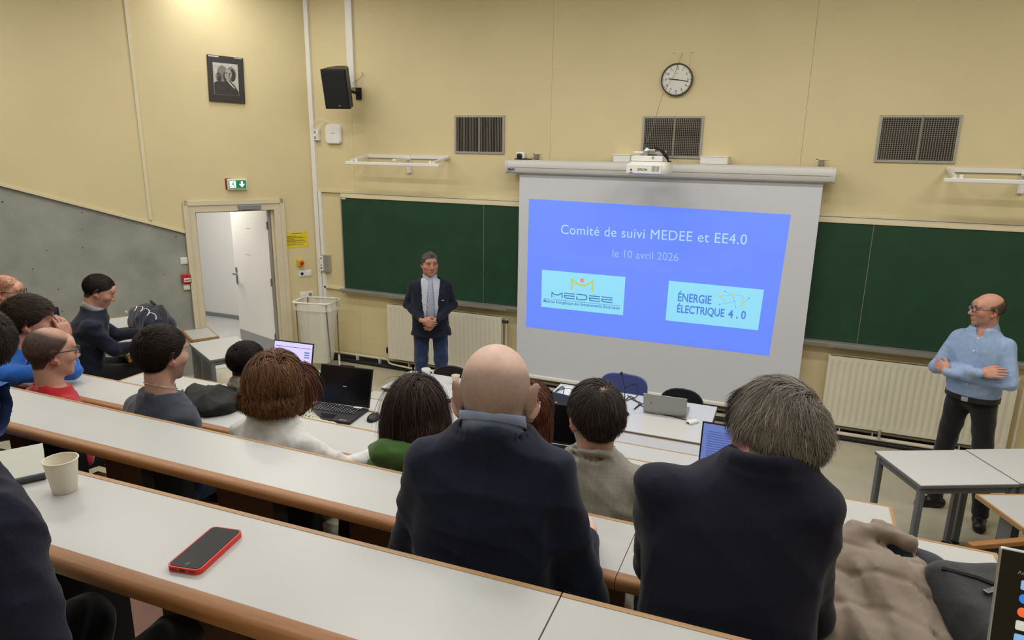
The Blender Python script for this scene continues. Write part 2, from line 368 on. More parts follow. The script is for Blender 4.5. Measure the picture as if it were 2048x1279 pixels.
# ventilation grilles
def grille(u0, v0, u1, v1, label, crossed, split):
    a = ony(u0, v0, PY); b_ = ony(u1, v1, PY); w_, h = b_[0]-a[0], a[2]-b_[2]
    o = empty('ventilation_grille', ((a[0]+b_[0])/2, PY, (a[2]+b_[2])/2), 0, label, 'vent', 'ventilation grilles')
    f = 0.022
    part('frame', 'grille_frame', o, lambda m: (m.span((-w_/2, -0.016, -h/2), (-w_/2+f, 0, h/2)), m.span((w_/2-f, -0.016, -h/2), (w_/2, 0, h/2)), m.span((-w_/2+f, -0.016, h/2-f), (w_/2-f, 0, h/2)), m.span((-w_/2+f, -0.016, -h/2), (w_/2-f, 0, -h/2+f))))
    part('backing', 'dark_hole', o, lambda m: m.span((-w_/2+f, -0.001, -h/2+f), (w_/2-f, 0, h/2-f)))
    n = 30
    part('vertical_blades', 'grille_blade', o, lambda m: [m.box((-w_/2+f+(i+0.5)*(w_-2*f)/n, -0.008, 0), (0.0055 if not crossed else 0.004, 0.008, h-2*f), rz=0.35) for i in range(n)])
    if crossed: part('horizontal_blades', 'grille_blade', o, lambda m: [m.box((0, -0.0035, -h/2+f+(i+0.5)*(h-2*f)/22), (w_-2*f, 0.003, 0.004)) for i in range(22)])
    part('centre_bar', 'grille_blade', o, lambda m: m.span((split-0.006, -0.014, -h/2+f), (split+0.006, -0.002, h/2-f)))
    part('screw', 'dark_alu', o, lambda m: m.cyl((split, -0.019, h/2-f/2), (split, -0.01, h/2-f/2), 0.006, 8))
    part('screw', 'dark_alu', o, lambda m: m.cyl((split, -0.019, -h/2+f/2), (split, -0.01, -h/2+f/2), 0.006, 8))
grille(910, 230.6, 1009, 308, 'ventilation grille with only upright blades beside the wall lamp', False, 0.0)
grille(1287, 232, 1402, 317, 'square-meshed ventilation grille right behind the projector', True, 0.02)
grille(1761, 230, 1909, 327, 'square-meshed ventilation grille above the right-hand wall lamp', True, 0.02)
# clock
ck = empty('wall_clock', (-1.246, PY, 3.515), 0, 'round white wall clock with dark rim above the middle grille', 'clock')
RY = Matrix.Rotation(rad(90), 4, 'X')           # lathe axis z -> -y
part('rim', 'clock_rim', ck, lambda m: m.lathe([(0.15, 0), (0.158, 0.004), (0.158, 0.04), (0.15, 0.046), (0.144, 0.04), (0.144, 0.03)], 48, RY), 40)
dial = part('dial', 'clock_face', ck, lambda m: m.lathe([(0.146, 0.0), (0.146, 0.03), (0.0001, 0.031)], 48, RY), 40)
def _marks(m):
    for i in range(60):
        a = rad(6*i); L_ = 0.016 if i % 5 == 0 else 0.006
        m.box((0, 0, 0), (0.004 if i % 5 == 0 else 0.0015, 0.001, L_), T(0.134*math.sin(a), -0.032, 0.134*math.cos(a), ry=a))
part('minute_marks', 'ink', dial, _marks)
for h in range(1, 13):
    a = rad(30*h); text_mesh('numeral', str(h), 0.032, 'ink', dial, T(0.108*math.sin(a), -0.0325, 0.108*math.cos(a)))
def hand(m, ang, L_, w_, y):
    m.prism([(-w_/2, -0.02), (w_/2, -0.02), (w_/2*0.7, L_), (-w_/2*0.7, L_)], y, y+0.001, Matrix.Rotation(rad(ang), 4, 'Y'), axis='y')
part('hour_hand', 'ink', ck, lambda m: hand(m, 277, 0.085, 0.011, -0.035))
part('minute_hand', 'ink', ck, lambda m: hand(m, 99, 0.118, 0.008, -0.037))
part('maker_mark', 'grey_metal', dial, lambda m: m.box((0, -0.0325, 0.062), (0.034, 0.001, 0.003)))
# old plate outline above the clock, cable to the projector
pf = empty('blank_wall_plate', (-1.21, PY, 3.75), 0, 'cream painted blank plate on the wall above the clock', 'plate')
part('cover', 'cream', pf, lambda m: m.span((-0.075, -0.006, -0.14), (0.075, 0, 0.02)))
part('lip', 'cream_trim', pf, lambda m: m.span((-0.1, -0.008, 0.02), (0.11, 0, 0.026)))
# projector screen: case, cloth, bottom bar, slide
SY = 7.2
sc = empty('projection_screen', (-1.36, SY, 2.6), 0, 'pulled-down projection screen showing a blue slide', 'projection screen')
part('case', 'screen_case', sc, lambda m: m.prism([(0.08, 0.1), (-0.03, 0.1), (-0.055, 0.085), (-0.07, 0.055), (-0.072, 0.0), (-0.06, -0.03), (-0.035, -0.045), (0.08, -0.045)], -1.64, 1.645, axis='x'), 30)
part('case_groove', 'dark_alu', sc, lambda m: m.span((-1.63, -0.0745, 0.018), (1.63, -0.071, 0.021)))
part('end_cap', 'screen_case', sc, lambda m: m.prism([(0.085, 0.104), (-0.03, 0.104), (-0.058, 0.088), (-0.074, 0.055), (-0.076, 0.0), (-0.063, -0.034), (-0.035, -0.049), (0.085, -0.049)], -1.66, -1.64, axis='x'), 30)
part('end_cap', 'screen_case', sc, lambda m: m.prism([(0.085, 0.104), (-0.03, 0.104), (-0.058, 0.088), (-0.074, 0.055), (-0.076, 0.0), (-0.063, -0.034), (-0.035, -0.049), (0.085, -0.049)], 1.645, 1.665, axis='x'), 30)
text_mesh('maker_name', 'ORAY', 0.032, 'blue_ink', sc, T(-1.585, -0.0745, -0.004, rx=rad(6)), bold=0.0012)
part('screen_cloth', 'screen_white', sc, lambda m: m.span((-1.513, 0.0, -2.4), (1.572, 0.002, -0.03)))
part('bottom_bar', 'white_metal', sc, lambda m: m.rbox((0.03, 0.0, -2.385), (3.12, 0.03, 0.045), 0.012))
mat('slide_blue', '6d8cff', 0.8, emit='5a7dff', estr=0.55)  # projector's light put into the slide colours as emission
mat('slide_cyan', '8fd8f5', 0.8, emit='86d4f5', estr=0.5)
mat('slide_text', 'a6cbff', 0.8, emit='a9ccff', estr=0.55)
mat('slide_text2', '8db3ff', 0.8, emit='8fb2ff', estr=0.52)
mat('slide_yellow', 'b9c67a', 0.8, emit='b9c67a', estr=0.5)
mat('slide_gold', 'c9c477', 0.8, emit='c9c477', estr=0.5)
mat('slide_red', 'ee7f84', 0.8, emit='ee7f84', estr=0.5)
mat('slide_navy', '4a7fc0', 0.8, emit='4a7fc0', estr=0.35)
mat('slide_navy2', '5485dc', 0.8, emit='5082d8', estr=0.4)
sq = [np.array((p[0]+1.36, p[2]-2.6)) for p in (ony(1058, 397, SY), ony(1582, 429, SY), ony(1538, 711, SY), ony(1052, 653, SY))]
slide = part('projected_slide', 'slide_blue', sc, lambda m: m.prism([tuple(sq[i]) for i in (3, 2, 1, 0)], -0.0016, 0.0, axis='y'), label='blue projected slide with white title and two pale logo boxes')
def sp(u, v):
    p = ony(u, v, SY); return p[0]+1.36, p[2]-2.6
def stext(name, body, ua, va, ub, vb, mt, sx=1.0, bold=0.0, spacing=1.0, yy=-0.003):      # baseline-centred text fitted between two points
    a = np.array(sp(ua, va)); b_ = np.array(sp(ub, vb)); L_ = np.linalg.norm(b_-a); an = math.atan2(b_[1]-a[1], b_[0]-a[0]); c = (a+b_)/2
    o = text_mesh(name, body, 1.0, mt, slide, I4, ext=0.0, bold=bold, spacing=spacing)
    xs = [v_.co.x for v_ in o.data.vertices]; k = L_/(max(xs)-min(xs)); zc = 0
    o.data.transform(T(c[0], yy, c[1], ry=-an) @ Matrix.Diagonal((k, 1, k*sx, 1)) @ Matrix.Translation((-(max(xs)+min(xs))/2, 0, 0)))
    return o
stext('slide_title', 'Comité de suivi MEDEE et EE4.0', 1122, 459, 1494, 480, 'slide_text', 1.05, spacing=1.05)
stext('slide_date', 'le 10 avril 2026', 1225, 507, 1357, 515, 'slide_text2', 1.05)
def squad(name, pts, mt, parent, y0=-0.0026, y1=-0.0016):
    return part(name, mt, parent, lambda m: m.prism([sp(*p) for p in pts][::-1], y0, y1, axis='y'))
b1 = squad('logo_box', [(1084, 539), (1251, 553.5), (1246, 630), (1082.5, 613)], 'slide_cyan', slide)
b2 = squad('logo_box', [(1338, 561), (1528, 579), (1516, 660), (1331, 640)], 'slide_cyan', slide)
def stroke(m, pts, w_, y=-0.0034):
    P = [np.array(sp(*p)) for p in pts]
    for a, b_ in zip(P[:-1], P[1:]):
        d = b_-a; n_ = np.array((-d[1], d[0]))/max(np.linalg.norm(d), 1e-6)*w_/2; e = d/max(np.linalg.norm(d), 1e-6)*w_*0.3
        m.prism([tuple(a-e+n_), tuple(a-e-n_), tuple(b_+e-n_), tuple(b_+e+n_)], y, y+0.0006, axis='y')
def disc(m, u, v, r, y=-0.0036):
    c = sp(u, v); m.prism([(c[0]+r*math.cos(rad(a)), c[1]+r*math.sin(rad(a))) for a in range(0, 360, 20)], y, y+0.0006, axis='y')
def z1(x, y): return (1070+x/10.24, 530+y/10.24)
def z2(x, y): return (1320+x/9.309, 550+y/9.309)
part('emblem', 'slide_yellow', b1, lambda m: (stroke(m, [z1(755, 490), z1(762, 290), z1(850, 370), z1(930, 405), z1(1010, 410), z1(1090, 380), z1(1180, 330), z1(1175, 530)], 0.024),))
part('emblem_dot', 'slide_red', b1, lambda m: disc(m, *z1(967, 308), 0.024))
def _medee(m):
    s = 0.011
    stroke(m, [z1(345, 650), z1(350, 555), z1(400, 595), z1(460, 610), z1(510, 595), z1(560, 565), z1(555, 665)], s)
    for x0, x1, y in ((605, 812, 570), (1115, 1328, 622), (1368, 1585, 645)):
        k = 0.105
        for dy in (0, 46): stroke(m, [z1(x0, y+dy), z1(x1, y+dy+(x1-x0)*k)], s)
        stroke(m, [z1(x0, y+46), z1(x0+8, y+85), z1(x0+40, y+102), z1(x1, y+102+(x1-x0-40)*k)], s)
    stroke(m, [z1(860, 592), z1(1020, 608), z1(1060, 630), z1(1062, 685), z1(1020, 710), z1(855, 695), z1(857, 640)], s)
part('logo_name', 'slide_navy', b1, _medee)
part('logo_rule', 'slide_navy', b1, lambda m: stroke(m, [z1(190, 680), z1(1740, 832)], 0.004))
o = stext('logo_caption', 'Maîtrise Energétique des Entraînements Electriques', *z1(178, 728), *z1(1740, 880), 'slide_navy', 1.1, bold=0.012, yy=-0.0035); o.parent = b1
for nm, tx, a, b_ in (('logo_line', 'ÉNERGIE', (335, 412), (960, 470)), ('logo_line', 'ÉLECTRIQUE', (318, 625), (1200, 712)), ('logo_line', '4 . 0', (1268, 725), (1600, 752))):
    o = stext(nm, tx, *z2(*a), *z2(*b_), 'slide_navy2', 1.38 if tx != '4 . 0' else 1.2, bold=0.022, yy=-0.0035); o.parent = b2
nodes_ = {'a': (1110, 390, .016), 'b': (1355, 360, .015), 'c': (1540, 378, .008), 'd': (1540, 520, .016), 'e': (1245, 518, .007), 'f': (1110, 540, .006), 'g': (1205, 300, .006), 'h': (1388, 482, .005), 'i': (1408, 590, .005), 'j': (1660, 424, .006)}
part('network_links', 'slide_navy2', b2, lambda m: [stroke(m, [z2(*nodes_[p][:2]), z2(*nodes_[q][:2])], 0.0016) for p, q in ('ab', 'bc', 'cd', 'dj', 'gb', 'ae', 'ef', 'eh', 'bh', 'hi')])
for k, n_ in nodes_.items(): part('network_node', 'slide_gold' if k in 'abcde' else 'slide_navy2', b2, lambda m: disc(m, *z2(*n_[:2]), n_[2]))
# light plates above the screen case, small hole covers
for u0, v0, u1, v1, lb in ((1229, 309, 1262, 319, 'white cable box on the screen case left of the projector'), (1402, 311, 1456, 327, 'white cable box on the screen case right of the projector')):
    a, b_ = ony(u0, v0, 7.25), ony(u1, v1, 7.25)
    o = empty('cable_box', ((a[0]+b_[0])/2, 7.28, 2.70), 0, lb, 'box')
    part('body', 'white_plastic', o, lambda m: m.rbox((0, 0.0, 0.035), (abs(b_[0]-a[0]), 0.16, 0.07), 0.008))
    part('lid', 'white_plastic', o, lambda m: m.rbox((0, -0.002, 0.074), (abs(b_[0]-a[0])+0.006, 0.165, 0.01), 0.003))
o = empty('ceiling_camera', (-2.86, 7.22, 2.702), 0, 'small boxy white camera with black lens on the left end of the screen case', 'camera')
part('body', 'white_plastic', o, lambda m: m.rbox((0, 0, 0.045), (0.1, 0.09, 0.07), 0.012))
part('lens', 'black_plastic', o, lambda m: (m.lathe([(0.03, 0), (0.03, 0.02), (0.02, 0.024), (0.001, 0.022)], 20, T(-0.005, -0.045, 0.038) @ RY)), 40)
part('base', 'black_plastic', o, lambda m: m.box((0.02, 0, 0.006), (0.18, 0.08, 0.012)))
for x, lb in ((-2.72, 'screen hanger on the wall beside the small camera'), (0.19, 'screen hanger at the right end of the screen case')):
    o = empty('wall_bracket', (x, 7.363, 2.72), 0, lb, 'bracket')
    part('plate', 'cream_trim', o, lambda m: (m.span((-0.06, -0.006, -0.03), (-0.045, 0, 0.05)), m.span((-0.06, -0.006, 0.042), (0.05, 0, 0.05))))
    part('hook', 'dark_alu', o, lambda m: (m.box((-0.01, -0.03, 0.015), (0.045, 0.05, 0.05)), m.span((-0.02, -0.12, -0.02), (0.0, -0.03, 0.0))))
# projector on its wall arm
pj = empty('projector', (-1.34, 6.72, 2.6), 0, 'white short-throw projector on a wall arm above the screen', 'projector')
def _pj(m):
    n = 28; prof = []
    for z, sx_, sy_ in ((0.0, 0.17, 0.15), (0.008, 0.192, 0.17), (0.03, 0.204, 0.18), (0.075, 0.204, 0.18), (0.1, 0.198, 0.172), (0.118, 0.175, 0.15), (0.122, 0.16, 0.13)):
        ring = []
        for i in range(n):
            a = 2*math.pi*i/n; c, s = math.cos(a), math.sin(a); e = 0.45
            ring.append((sx_*math.copysign(abs(c)**e, c), sy_*math.copysign(abs(s)**e, s), z))
        prof.append(ring)
    P = [[prof[j][i] for j in range(len(prof))] for i in range(n)]
    m.grid(P, closed_u=True); m.raw(prof[0], [tuple(range(n))[::-1]]); m.raw(prof[-1], [tuple(range(n))])
part('body', 'white_plastic', pj, _pj, 35)
part('front_cover', 'white_plastic', pj, lambda m: m.rbox((-0.02, -0.176, 0.055), (0.33, 0.016, 0.085), 0.006))
part('vent_patch', 'grey_metal', pj, lambda m: [m.box((0.06+0.012*i, -0.185, 0.06), (0.006, 0.002, 0.05)) for i in range(6)])
text_mesh('maker_name', 'EPSON', 0.03, 'ink', pj, T(-0.03, -0.186, 0.05))
part('warning_mark', 'ink', pj, lambda m: (m.prism([(-0.15, 0.04), (-0.126, 0.04), (-0.138, 0.06)], -0.186, -0.184, axis='y'), m.box((-0.138, -0.185, 0.024), (0.03, 0.002, 0.005))))
part('mount_plate', 'white_metal', pj, lambda m: (m.rbox((-0.02, 0.05, 0.15), (0.3, 0.24, 0.05), 0.006), m.rbox((-0.04, 0.05, 0.205), (0.24, 0.12, 0.02), 0.004)))
part('mount_head', 'alu', pj, lambda m: (m.rbox((-0.04, -0.02, 0.19), (0.04, 0.06, 0.07), 0.004), m.rbox((0.0, 0.0, 0.225), (0.1, 0.09, 0.02), 0.004), m.cyl((0.04, -0.08, 0.16), (0.04, -0.06, 0.16), 0.012)))
part('wall_arm', 'white_metal', pj, lambda m: m.rbox((0.0, 0.33, 0.2), (0.09, 0.56, 0.045), 0.006))
part('blue_knob', 'slide_cyan', pj, lambda m: m.sphere((-0.03, -0.03, 0.235), 0.016))
def _pc(m):
    for k in range(4):
        m.tube([(0.02+0.01*k, 0.2, 0.23), (0.03+0.015*k, 0.0, 0.26-0.006*k), (0.09+0.012*k, -0.06, 0.235), (0.16+0.006*k, -0.05, 0.16), (0.17, 0.0, 0.13), (0.15+0.01*k, 0.1, 0.125)], 0.006, 6)
part('cable_bundle', 'black_soft', pj, _pc, 60)
part('blue_lit_underside', 'slide_blue', pj, lambda m: m.box((0.0, -0.03, 0.0005), (0.3, 0.2, 0.003)), label='underside with its blue light put in as a glowing plate')  # blue light on the projector's bottom, put in as a glowing plate
tag(part('hanging_cord', 'dark_alu', None, lambda m: m.tube([tuple(ony(1365, 105, 7.34)), tuple(ony(1348, 150, 7.31)), tuple(ony(1325, 190, 7.2)), tuple(ony(1308, 245, 7.0)), tuple(ony(1290, 295, 6.74))], 0.0022, 5)), 'thin slack cord running from the wall over the clock to the projector', 'cord')
# loudspeaker on its bracket
sk = empty('loudspeaker', (-5.05, 7.363, 3.48), 0, 'black wall loudspeaker tilted down in the front corner', 'speaker')
sm = T(-0.05, -0.32, 0.0, rx=rad(14), rz=rad(14))
part('cabinet', 'black_plastic', sk, lambda m: m.prism([(-0.15, -0.14), (0.15, -0.14), (0.125, 0.03), (0.06, 0.14), (-0.06, 0.14), (-0.125, 0.03)], -0.22, 0.22, sm))
part('front_grille', 'black_soft', sk, lambda m: m.rbox((0, -0.145, 0), (0.28, 0.016, 0.42), 0.006, sm))
part('badge', 'grey_metal', sk, lambda m: m.cyl((0.03, -0.156, -0.18), (0.03, -0.152, -0.18), 0.009, 14, sm))
part('bracket', 'black_soft', sk, lambda m: (m.rbox((0.0, -0.015, -0.05), (0.07, 0.03, 0.14), 0.004), m.tube([(0, -0.02, -0.05), (-0.02, -0.16, -0.03)], 0.018, 8)))
part('loose_wire', 'dark_alu', sk, lambda m: m.tube([(-0.01, -0.12, 0.06), (0.03, -0.03, 0.12), (0.07, -0.01, 0.17), (0.05, -0.005, 0.2)], 0.003, 5))
# wireless access point, junction box with looping cable
ap = empty('access_point', (-5.44, PY, 2.955), 0, 'rounded white wireless access point below the loudspeaker', 'access point')
part('shell', 'white_plastic', ap, lambda m: (m.rplate((0, -0.02, 0), 0.232, 0.236, 0.03, 0.05), m.rplate((0, -0.038, 0), 0.214, 0.218, 0.012, 0.045)), 30)
part('logo', 'grey_metal', ap, lambda m: (m.box((0, -0.0445, 0.01), (0.05, 0.001, 0.007)), m.cyl((0, -0.0448, -0.06), (0, -0.044, -0.06), 0.004, 10)))
jb = empty('junction_box', (-5.695, PY, 2.945), 0, 'small white socket box beside the access point', 'socket box')
part('box', 'white_plastic', jb, lambda m: m.rbox((0, -0.025, 0), (0.085, 0.05, 0.14), 0.006))
part('sockets', 'grey_metal', jb, lambda m: (m.box((-0.01, -0.051, 0.03), (0.025, 0.003, 0.03)), m.box((-0.01, -0.051, -0.035), (0.025, 0.003, 0.03))))
part('patch_cable', 'white_plastic', jb, lambda m: (m.tube([(-0.01, -0.055, 0.03), (-0.03, -0.09, 0.08), (0.05, -0.08, 0.19), (0.13, -0.05, 0.19), (0.2, -0.02, 0.14)], 0.004, 6), m.tube([(-0.01, -0.055, -0.04), (0.05, -0.08, 0.0), (0.09, -0.07, 0.11), (0.15, -0.05, 0.17), (0.22, -0.02, 0.13)], 0.004, 6)))
# trunking
struct('trim_3', 'white_plastic', lambda m: m.span((-5.79, 7.325, 0.25), (-5.73, 7.365, 4.9)))
struct('trim_4', 'white_plastic', lambda m: m.span((-5.19, 7.33, 3.5), (-5.1, 7.365, 4.9)))
struct('trim_5', 'white_plastic', lambda m: m.span((-5.72, 7.33, 0.25), (-5.675, 7.364, 2.24)))
# board lamps: bracketed tube lamps
def board_lamp(x, label, n):
    o = empty('board_lamp', (x, PY, 2.62), 0, label, 'lamp', 'white tube lamps above the boards')
    part('wall_rail', 'white_metal', o, lambda m: m.span((-0.56, -0.022, 0.06), (0.56, 0, 0.1)))
    part('lamp_tray', 'white_metal', o, lambda m: m.rbox((0, -0.37, 0.0), (1.26, 0.05, 0.036), 0.006))
    for sx_ in (-1, 1):
        part('side_arm', 'white_metal', o, lambda m: m.box((0, 0, 0), (0.03, 0.37, 0.026), T(0.55*sx_, -0.19, 0.055, rx=rad(9))))
        part('end_socket', 'white_plastic', o, lambda m: m.rbox((0.5*sx_, -0.345, 0.03), (0.03, 0.03, 0.035), 0.004))
    part('centre_post', 'white_metal', o, lambda m: (m.span((0.0, -0.03, -0.11), (0.045, 0, 0.1)), m.box((0.02, -0.18, 0.05), (0.04, 0.34, 0.02))))
    return o
board_lamp(-4.39, 'white bracketed tube lamp above the left chalkboard', 0)
board_lamp(1.78, 'white bracketed tube lamp above the right chalkboard', 1)
# radiators
def radiator(x0, x1, label):
    c = (x0+x1)/2; w_ = x1-x0; o = empty('radiator', (c, 7.333, 0.16), 0, label, 'radiator'); H = 0.71
    n = int(w_/0.058)
    def fl_(m):
        cols = []; zs = [0.0, 0.03, 0.05, 0.07, H-0.07, H-0.05, H-0.03, H]; dz = [0, 0, 0.6, 1, 1, 0.6, 0, 0]
        for i in range(n*6+1):
            x = -w_/2+0.02+(w_-0.04)*i/(n*6); k = (1-math.cos(2*math.pi*i/6))/2; k = k*k
            cols.append([(x, -0.1+0.012*k*d, z) for z, d in zip(zs, dz)])
        m.grid(cols)
    part('fluted_front', 'radiator', o, fl_, 50)
    part('casing', 'radiator', o, lambda m: (m.span((-w_/2, -0.1, 0), (-w_/2+0.02, -0.035, H)), m.span((w_/2-0.02, -0.1, 0), (w_/2, -0.035, H)), m.span((-w_/2+0.02, -0.095, H-0.004), (w_/2-0.02, -0.035, H)), m.span((-w_/2+0.02, -0.06, 0), (w_/2-0.02, -0.035, H))))
    part('bracket', 'cream_trim', o, lambda m: [m.span((x-0.02, -0.05, 0.08), (x+0.02, 0.024, H-0.08)) for x in (-w_/4, w_/4)])
    return o
r1 = radiator(-4.67, -3.09, 'cream fluted radiator behind the standing man in the dark jacket')
r2 = radiator(0.46, 2.05, 'cream fluted radiator behind the man with folded arms')
part('valve', 'skirt_dark', r1, lambda m: (m.cyl((-0.82, -0.07, 0.06), (-0.82, -0.07, 0.13), 0.018, 10), m.cyl((-0.83, -0.07, 0.09), (-0.78, -0.07, 0.09), 0.012, 8)))
part('feed_pipe', 'pipe', r1, lambda m: m.tube([(-0.82, -0.07, 0.07), (-0.82, -0.07, -0.04), (-0.8, -0.07, -0.075), (-0.74, -0.075, -0.085), (-0.45, -0.08, -0.1)], 0.012, 8), 50)
part('feed_pipe', 'pipe', r1, lambda m: m.tube([(0.84, -0.05, -0.05), (0.84, -0.05, 0.69)], 0.013, 8), 50)
part('valve', 'skirt_dark', r1, lambda m: m.cyl((0.78, -0.055, 0.66), (0.86, -0.055, 0.66), 0.02, 10))
part('feed_pipe', 'pipe', r2, lambda m: m.tube([(0.86, -0.05, -0.08), (0.86, -0.05, 0.69)], 0.014, 8), 50)
part('tee', 'alu', r2, lambda m: (m.cyl((-0.25, -0.1, -0.07), (-0.25, -0.1, 0.02), 0.014, 8),))
# pipes and dark skirting along the front wall
struct('baseboard_front', 'skirt_dark', lambda m: m.span((-5.7, 7.335, 0.0), (3.2, 7.364, 0.075)))
pp = empty('heating_pipes', (-1.3, 7.3, 0.05), 0, 'cream heating pipes running along the foot of the front wall', 'pipes')
part('upper_pipe', 'pipe', pp, lambda m: m.tube([(-4.35, 0.03, 0.055), (4.4, 0.03, 0.055)], 0.016, 8), 50)
part('lower_pipe', 'pipe', pp, lambda m: m.tube([(-3.0, -0.03, 0.015), (4.4, -0.03, 0.015)], 0.021, 8), 50)
part('floor_cable', 'black_soft', pp, lambda m: m.tube([(-4.3, -0.01, -0.02), (-1, -0.04, -0.028), (4.4, -0.05, -0.025)], 0.022, 6), 50)
for x in (-3.9, -3.55, -3.1, 1.95, 2.25, 3.0): part('pipe_clip', 'white_plastic', pp, lambda m: m.box((x, 0.01, 0.03), (0.012, 0.05, 0.085)))
# ------------------------------------------------------------------ things on the left wall
def left_item(name, u, v, label, cat, off=0.0):
    x, z = onleft(u, v, off); p = KP+LX*x-LY*off
    return empty(name, (p[0], p[1], z), LANG, label, cat), x, z
def lsize(u0, v0, u1, v1):
    a = onleft(u0, v0); b_ = onleft(u1, v1); return abs(b_[0]-a[0]), abs(a[1]-b_[1])
# framed portrait (a plain greyscale likeness of no one in particular)
mat('pic_black', '241f1e', 0.4); mat('pic_pale', 'b7b6ae', 0.6, noise=0.2, nscale=40); mat('pic_mid', '77756f', 0.6, noise=0.25, nscale=60); mat('pic_dark', '33312f', 0.6, noise=0.3, nscale=50); mat('pic_skin', '9a978f', 0.6, noise=0.15, nscale=50)
o, x, z = left_item('framed_portrait', 452, 159, 'black framed engraving of a bewigged man high on the left wall', 'picture')
o.rotation_euler = (rad(-1), rad(1.8), LANG)
part('frame', 'pic_black', o, lambda m: m.rbox((0, -0.014, 0), (0.40, 0.024, 0.515), 0.004))
pr = part('print', 'pic_pale', o, lambda m: m.box((-0.005, -0.0268, 0.0), (0.275, 0.0015, 0.355)))
part('clip', 'alu', o, lambda m: (m.box((-0.13, -0.027, 0.243), (0.11, 0.003, 0.012)), m.box((0.14, -0.027, 0.247), (0.09, 0.003, 0.007))))
def ell(m, cx, cz, rx_, rz_, y, a=0): m.prism([(cx+rx_*math.cos(rad(t))*math.cos(a)-rz_*math.sin(rad(t))*math.sin(a), cz+rx_*math.cos(rad(t))*math.sin(a)+rz_*math.sin(rad(t))*math.cos(a)) for t in range(0, 360, 15)], y, y+0.0006, axis='y')
part('print_coat', 'pic_dark', pr, lambda m: m.prism([(-0.14, -0.176), (0.13, -0.176), (0.13, -0.13), (0.085, -0.06), (0.04, -0.015), (-0.03, -0.01), (-0.11, -0.03), (-0.14, -0.05)], -0.0284, -0.0276, axis='y'))
part('print_wig', 'pic_mid', pr, lambda m: (ell(m, -0.04, 0.06, 0.06, 0.09, -0.0288), ell(m, -0.085, 0.02, 0.035, 0.05, -0.0288), ell(m, 0.055, 0.06, 0.055, 0.085, -0.0288)))
part('print_wig_shade', 'pic_dark', pr, lambda m: (ell(m, 0.07, 0.05, 0.032, 0.07, -0.0292), ell(m, -0.015, 0.03, 0.02, 0.05, -0.0292), ell(m, -0.08, 0.0, 0.02, 0.03, -0.0292)))
part('print_face', 'pic_skin', pr, lambda m: ell(m, 0.022, 0.055, 0.04, 0.062, -0.0296, -0.15))
part('print_features', 'pic_dark', pr, lambda m: (ell(m, 0.002, 0.07, 0.014, 0.006, -0.03), ell(m, 0.042, 0.066, 0.012, 0.006, -0.03), ell(m, 0.03, 0.02, 0.016, 0.004, -0.03), ell(m, 0.034, 0.045, 0.005, 0.016, -0.03)))
part('print_collar', 'pic_pale', pr, lambda m: m.prism([(-0.005, -0.005), (0.02, -0.01), (0.09, -0.09), (0.085, -0.1), (0.04, -0.06)], -0.0294, -0.0288, axis='y'))
# exit sign
o, x, z = left_item('exit_sign', 473, 368, 'lit green emergency exit sign above the doorway', 'exit sign')
part('housing', 'white_plastic', o, lambda m: m.rbox((0, -0.03, 0), (0.225, 0.055, 0.125), 0.008))
part('back_plate', 'red_dark', o, lambda m: m.span((-0.13, -0.008, -0.06), (-0.06, 0, 0.07)))
fc = part('green_face', 'green_lit', o, lambda m: m.box((0, -0.059, 0), (0.2, 0.003, 0.098)))
def _run(m):
    y = -0.0625
    m.prism([(-0.09, -0.04), (-0.02, -0.04), (-0.02, 0.042), (-0.09, 0.042)], y+0.0006, y+0.0011, axis='y')
part('door_pictogram', 'sign_lit', fc, _run)
def _man(m):
    y = -0.064
    ell(m, -0.048, 0.027, 0.007, 0.008, y)
    m.prism([(-0.06, 0.015), (-0.045, 0.018), (-0.05, -0.008), (-0.062, -0.006)], y, y+0.0006, axis='y')
    for p in ([(-0.06, 0.012), (-0.075, 0.005), (-0.076, -0.003), (-0.07, 0.0)], [(-0.047, 0.012), (-0.032, 0.008), (-0.034, 0.002), (-0.048, 0.004)], [(-0.06, -0.004), (-0.066, -0.022), (-0.082, -0.024), (-0.082, -0.018), (-0.07, -0.017), (-0.064, -0.004)], [(-0.056, -0.006), (-0.044, -0.018), (-0.044, -0.035), (-0.037, -0.035), (-0.036, -0.015), (-0.049, -0.002)]):
        m.prism(p[::-1], y, y+0.0006, axis='y')
part('running_figure', 'green_lit', fc, _man)
part('down_arrow', 'sign_lit', fc, lambda m: m.prism([(0.04, 0.035), (0.062, 0.035), (0.062, 0.005), (0.085, 0.005), (0.051, -0.035), (0.017, 0.005), (0.04, 0.005)], -0.0625, -0.0615, axis='y'))
# yellow notice
o, x, z = left_item('safety_notice', 594, 479, 'yellow printed safety notice beside the door', 'notice')
part('sheet', 'yellow_paper', o, lambda m: m.box((0, -0.002, 0), (0.29, 0.0016, 0.2), Matrix.Rotation(rad(-2), 4, 'Y')))
rnd = random.Random(3)
part('printed_lines', 'ink', o, lambda m: (m.box((0.0, -0.0034, 0.082), (0.13, 0.0005, 0.006)), [m.box((-0.13+w_/2, -0.0034, zz), (w_, 0.0005, 0.0045)) for zz, w_ in ((0.05, 0.12), (0.036, 0.2), (0.024, 0.24), (0.006, 0.1), (-0.006, 0.22), (-0.018, 0.24), (-0.036, 0.24), (-0.05, 0.11), (-0.066, 0.21))]))
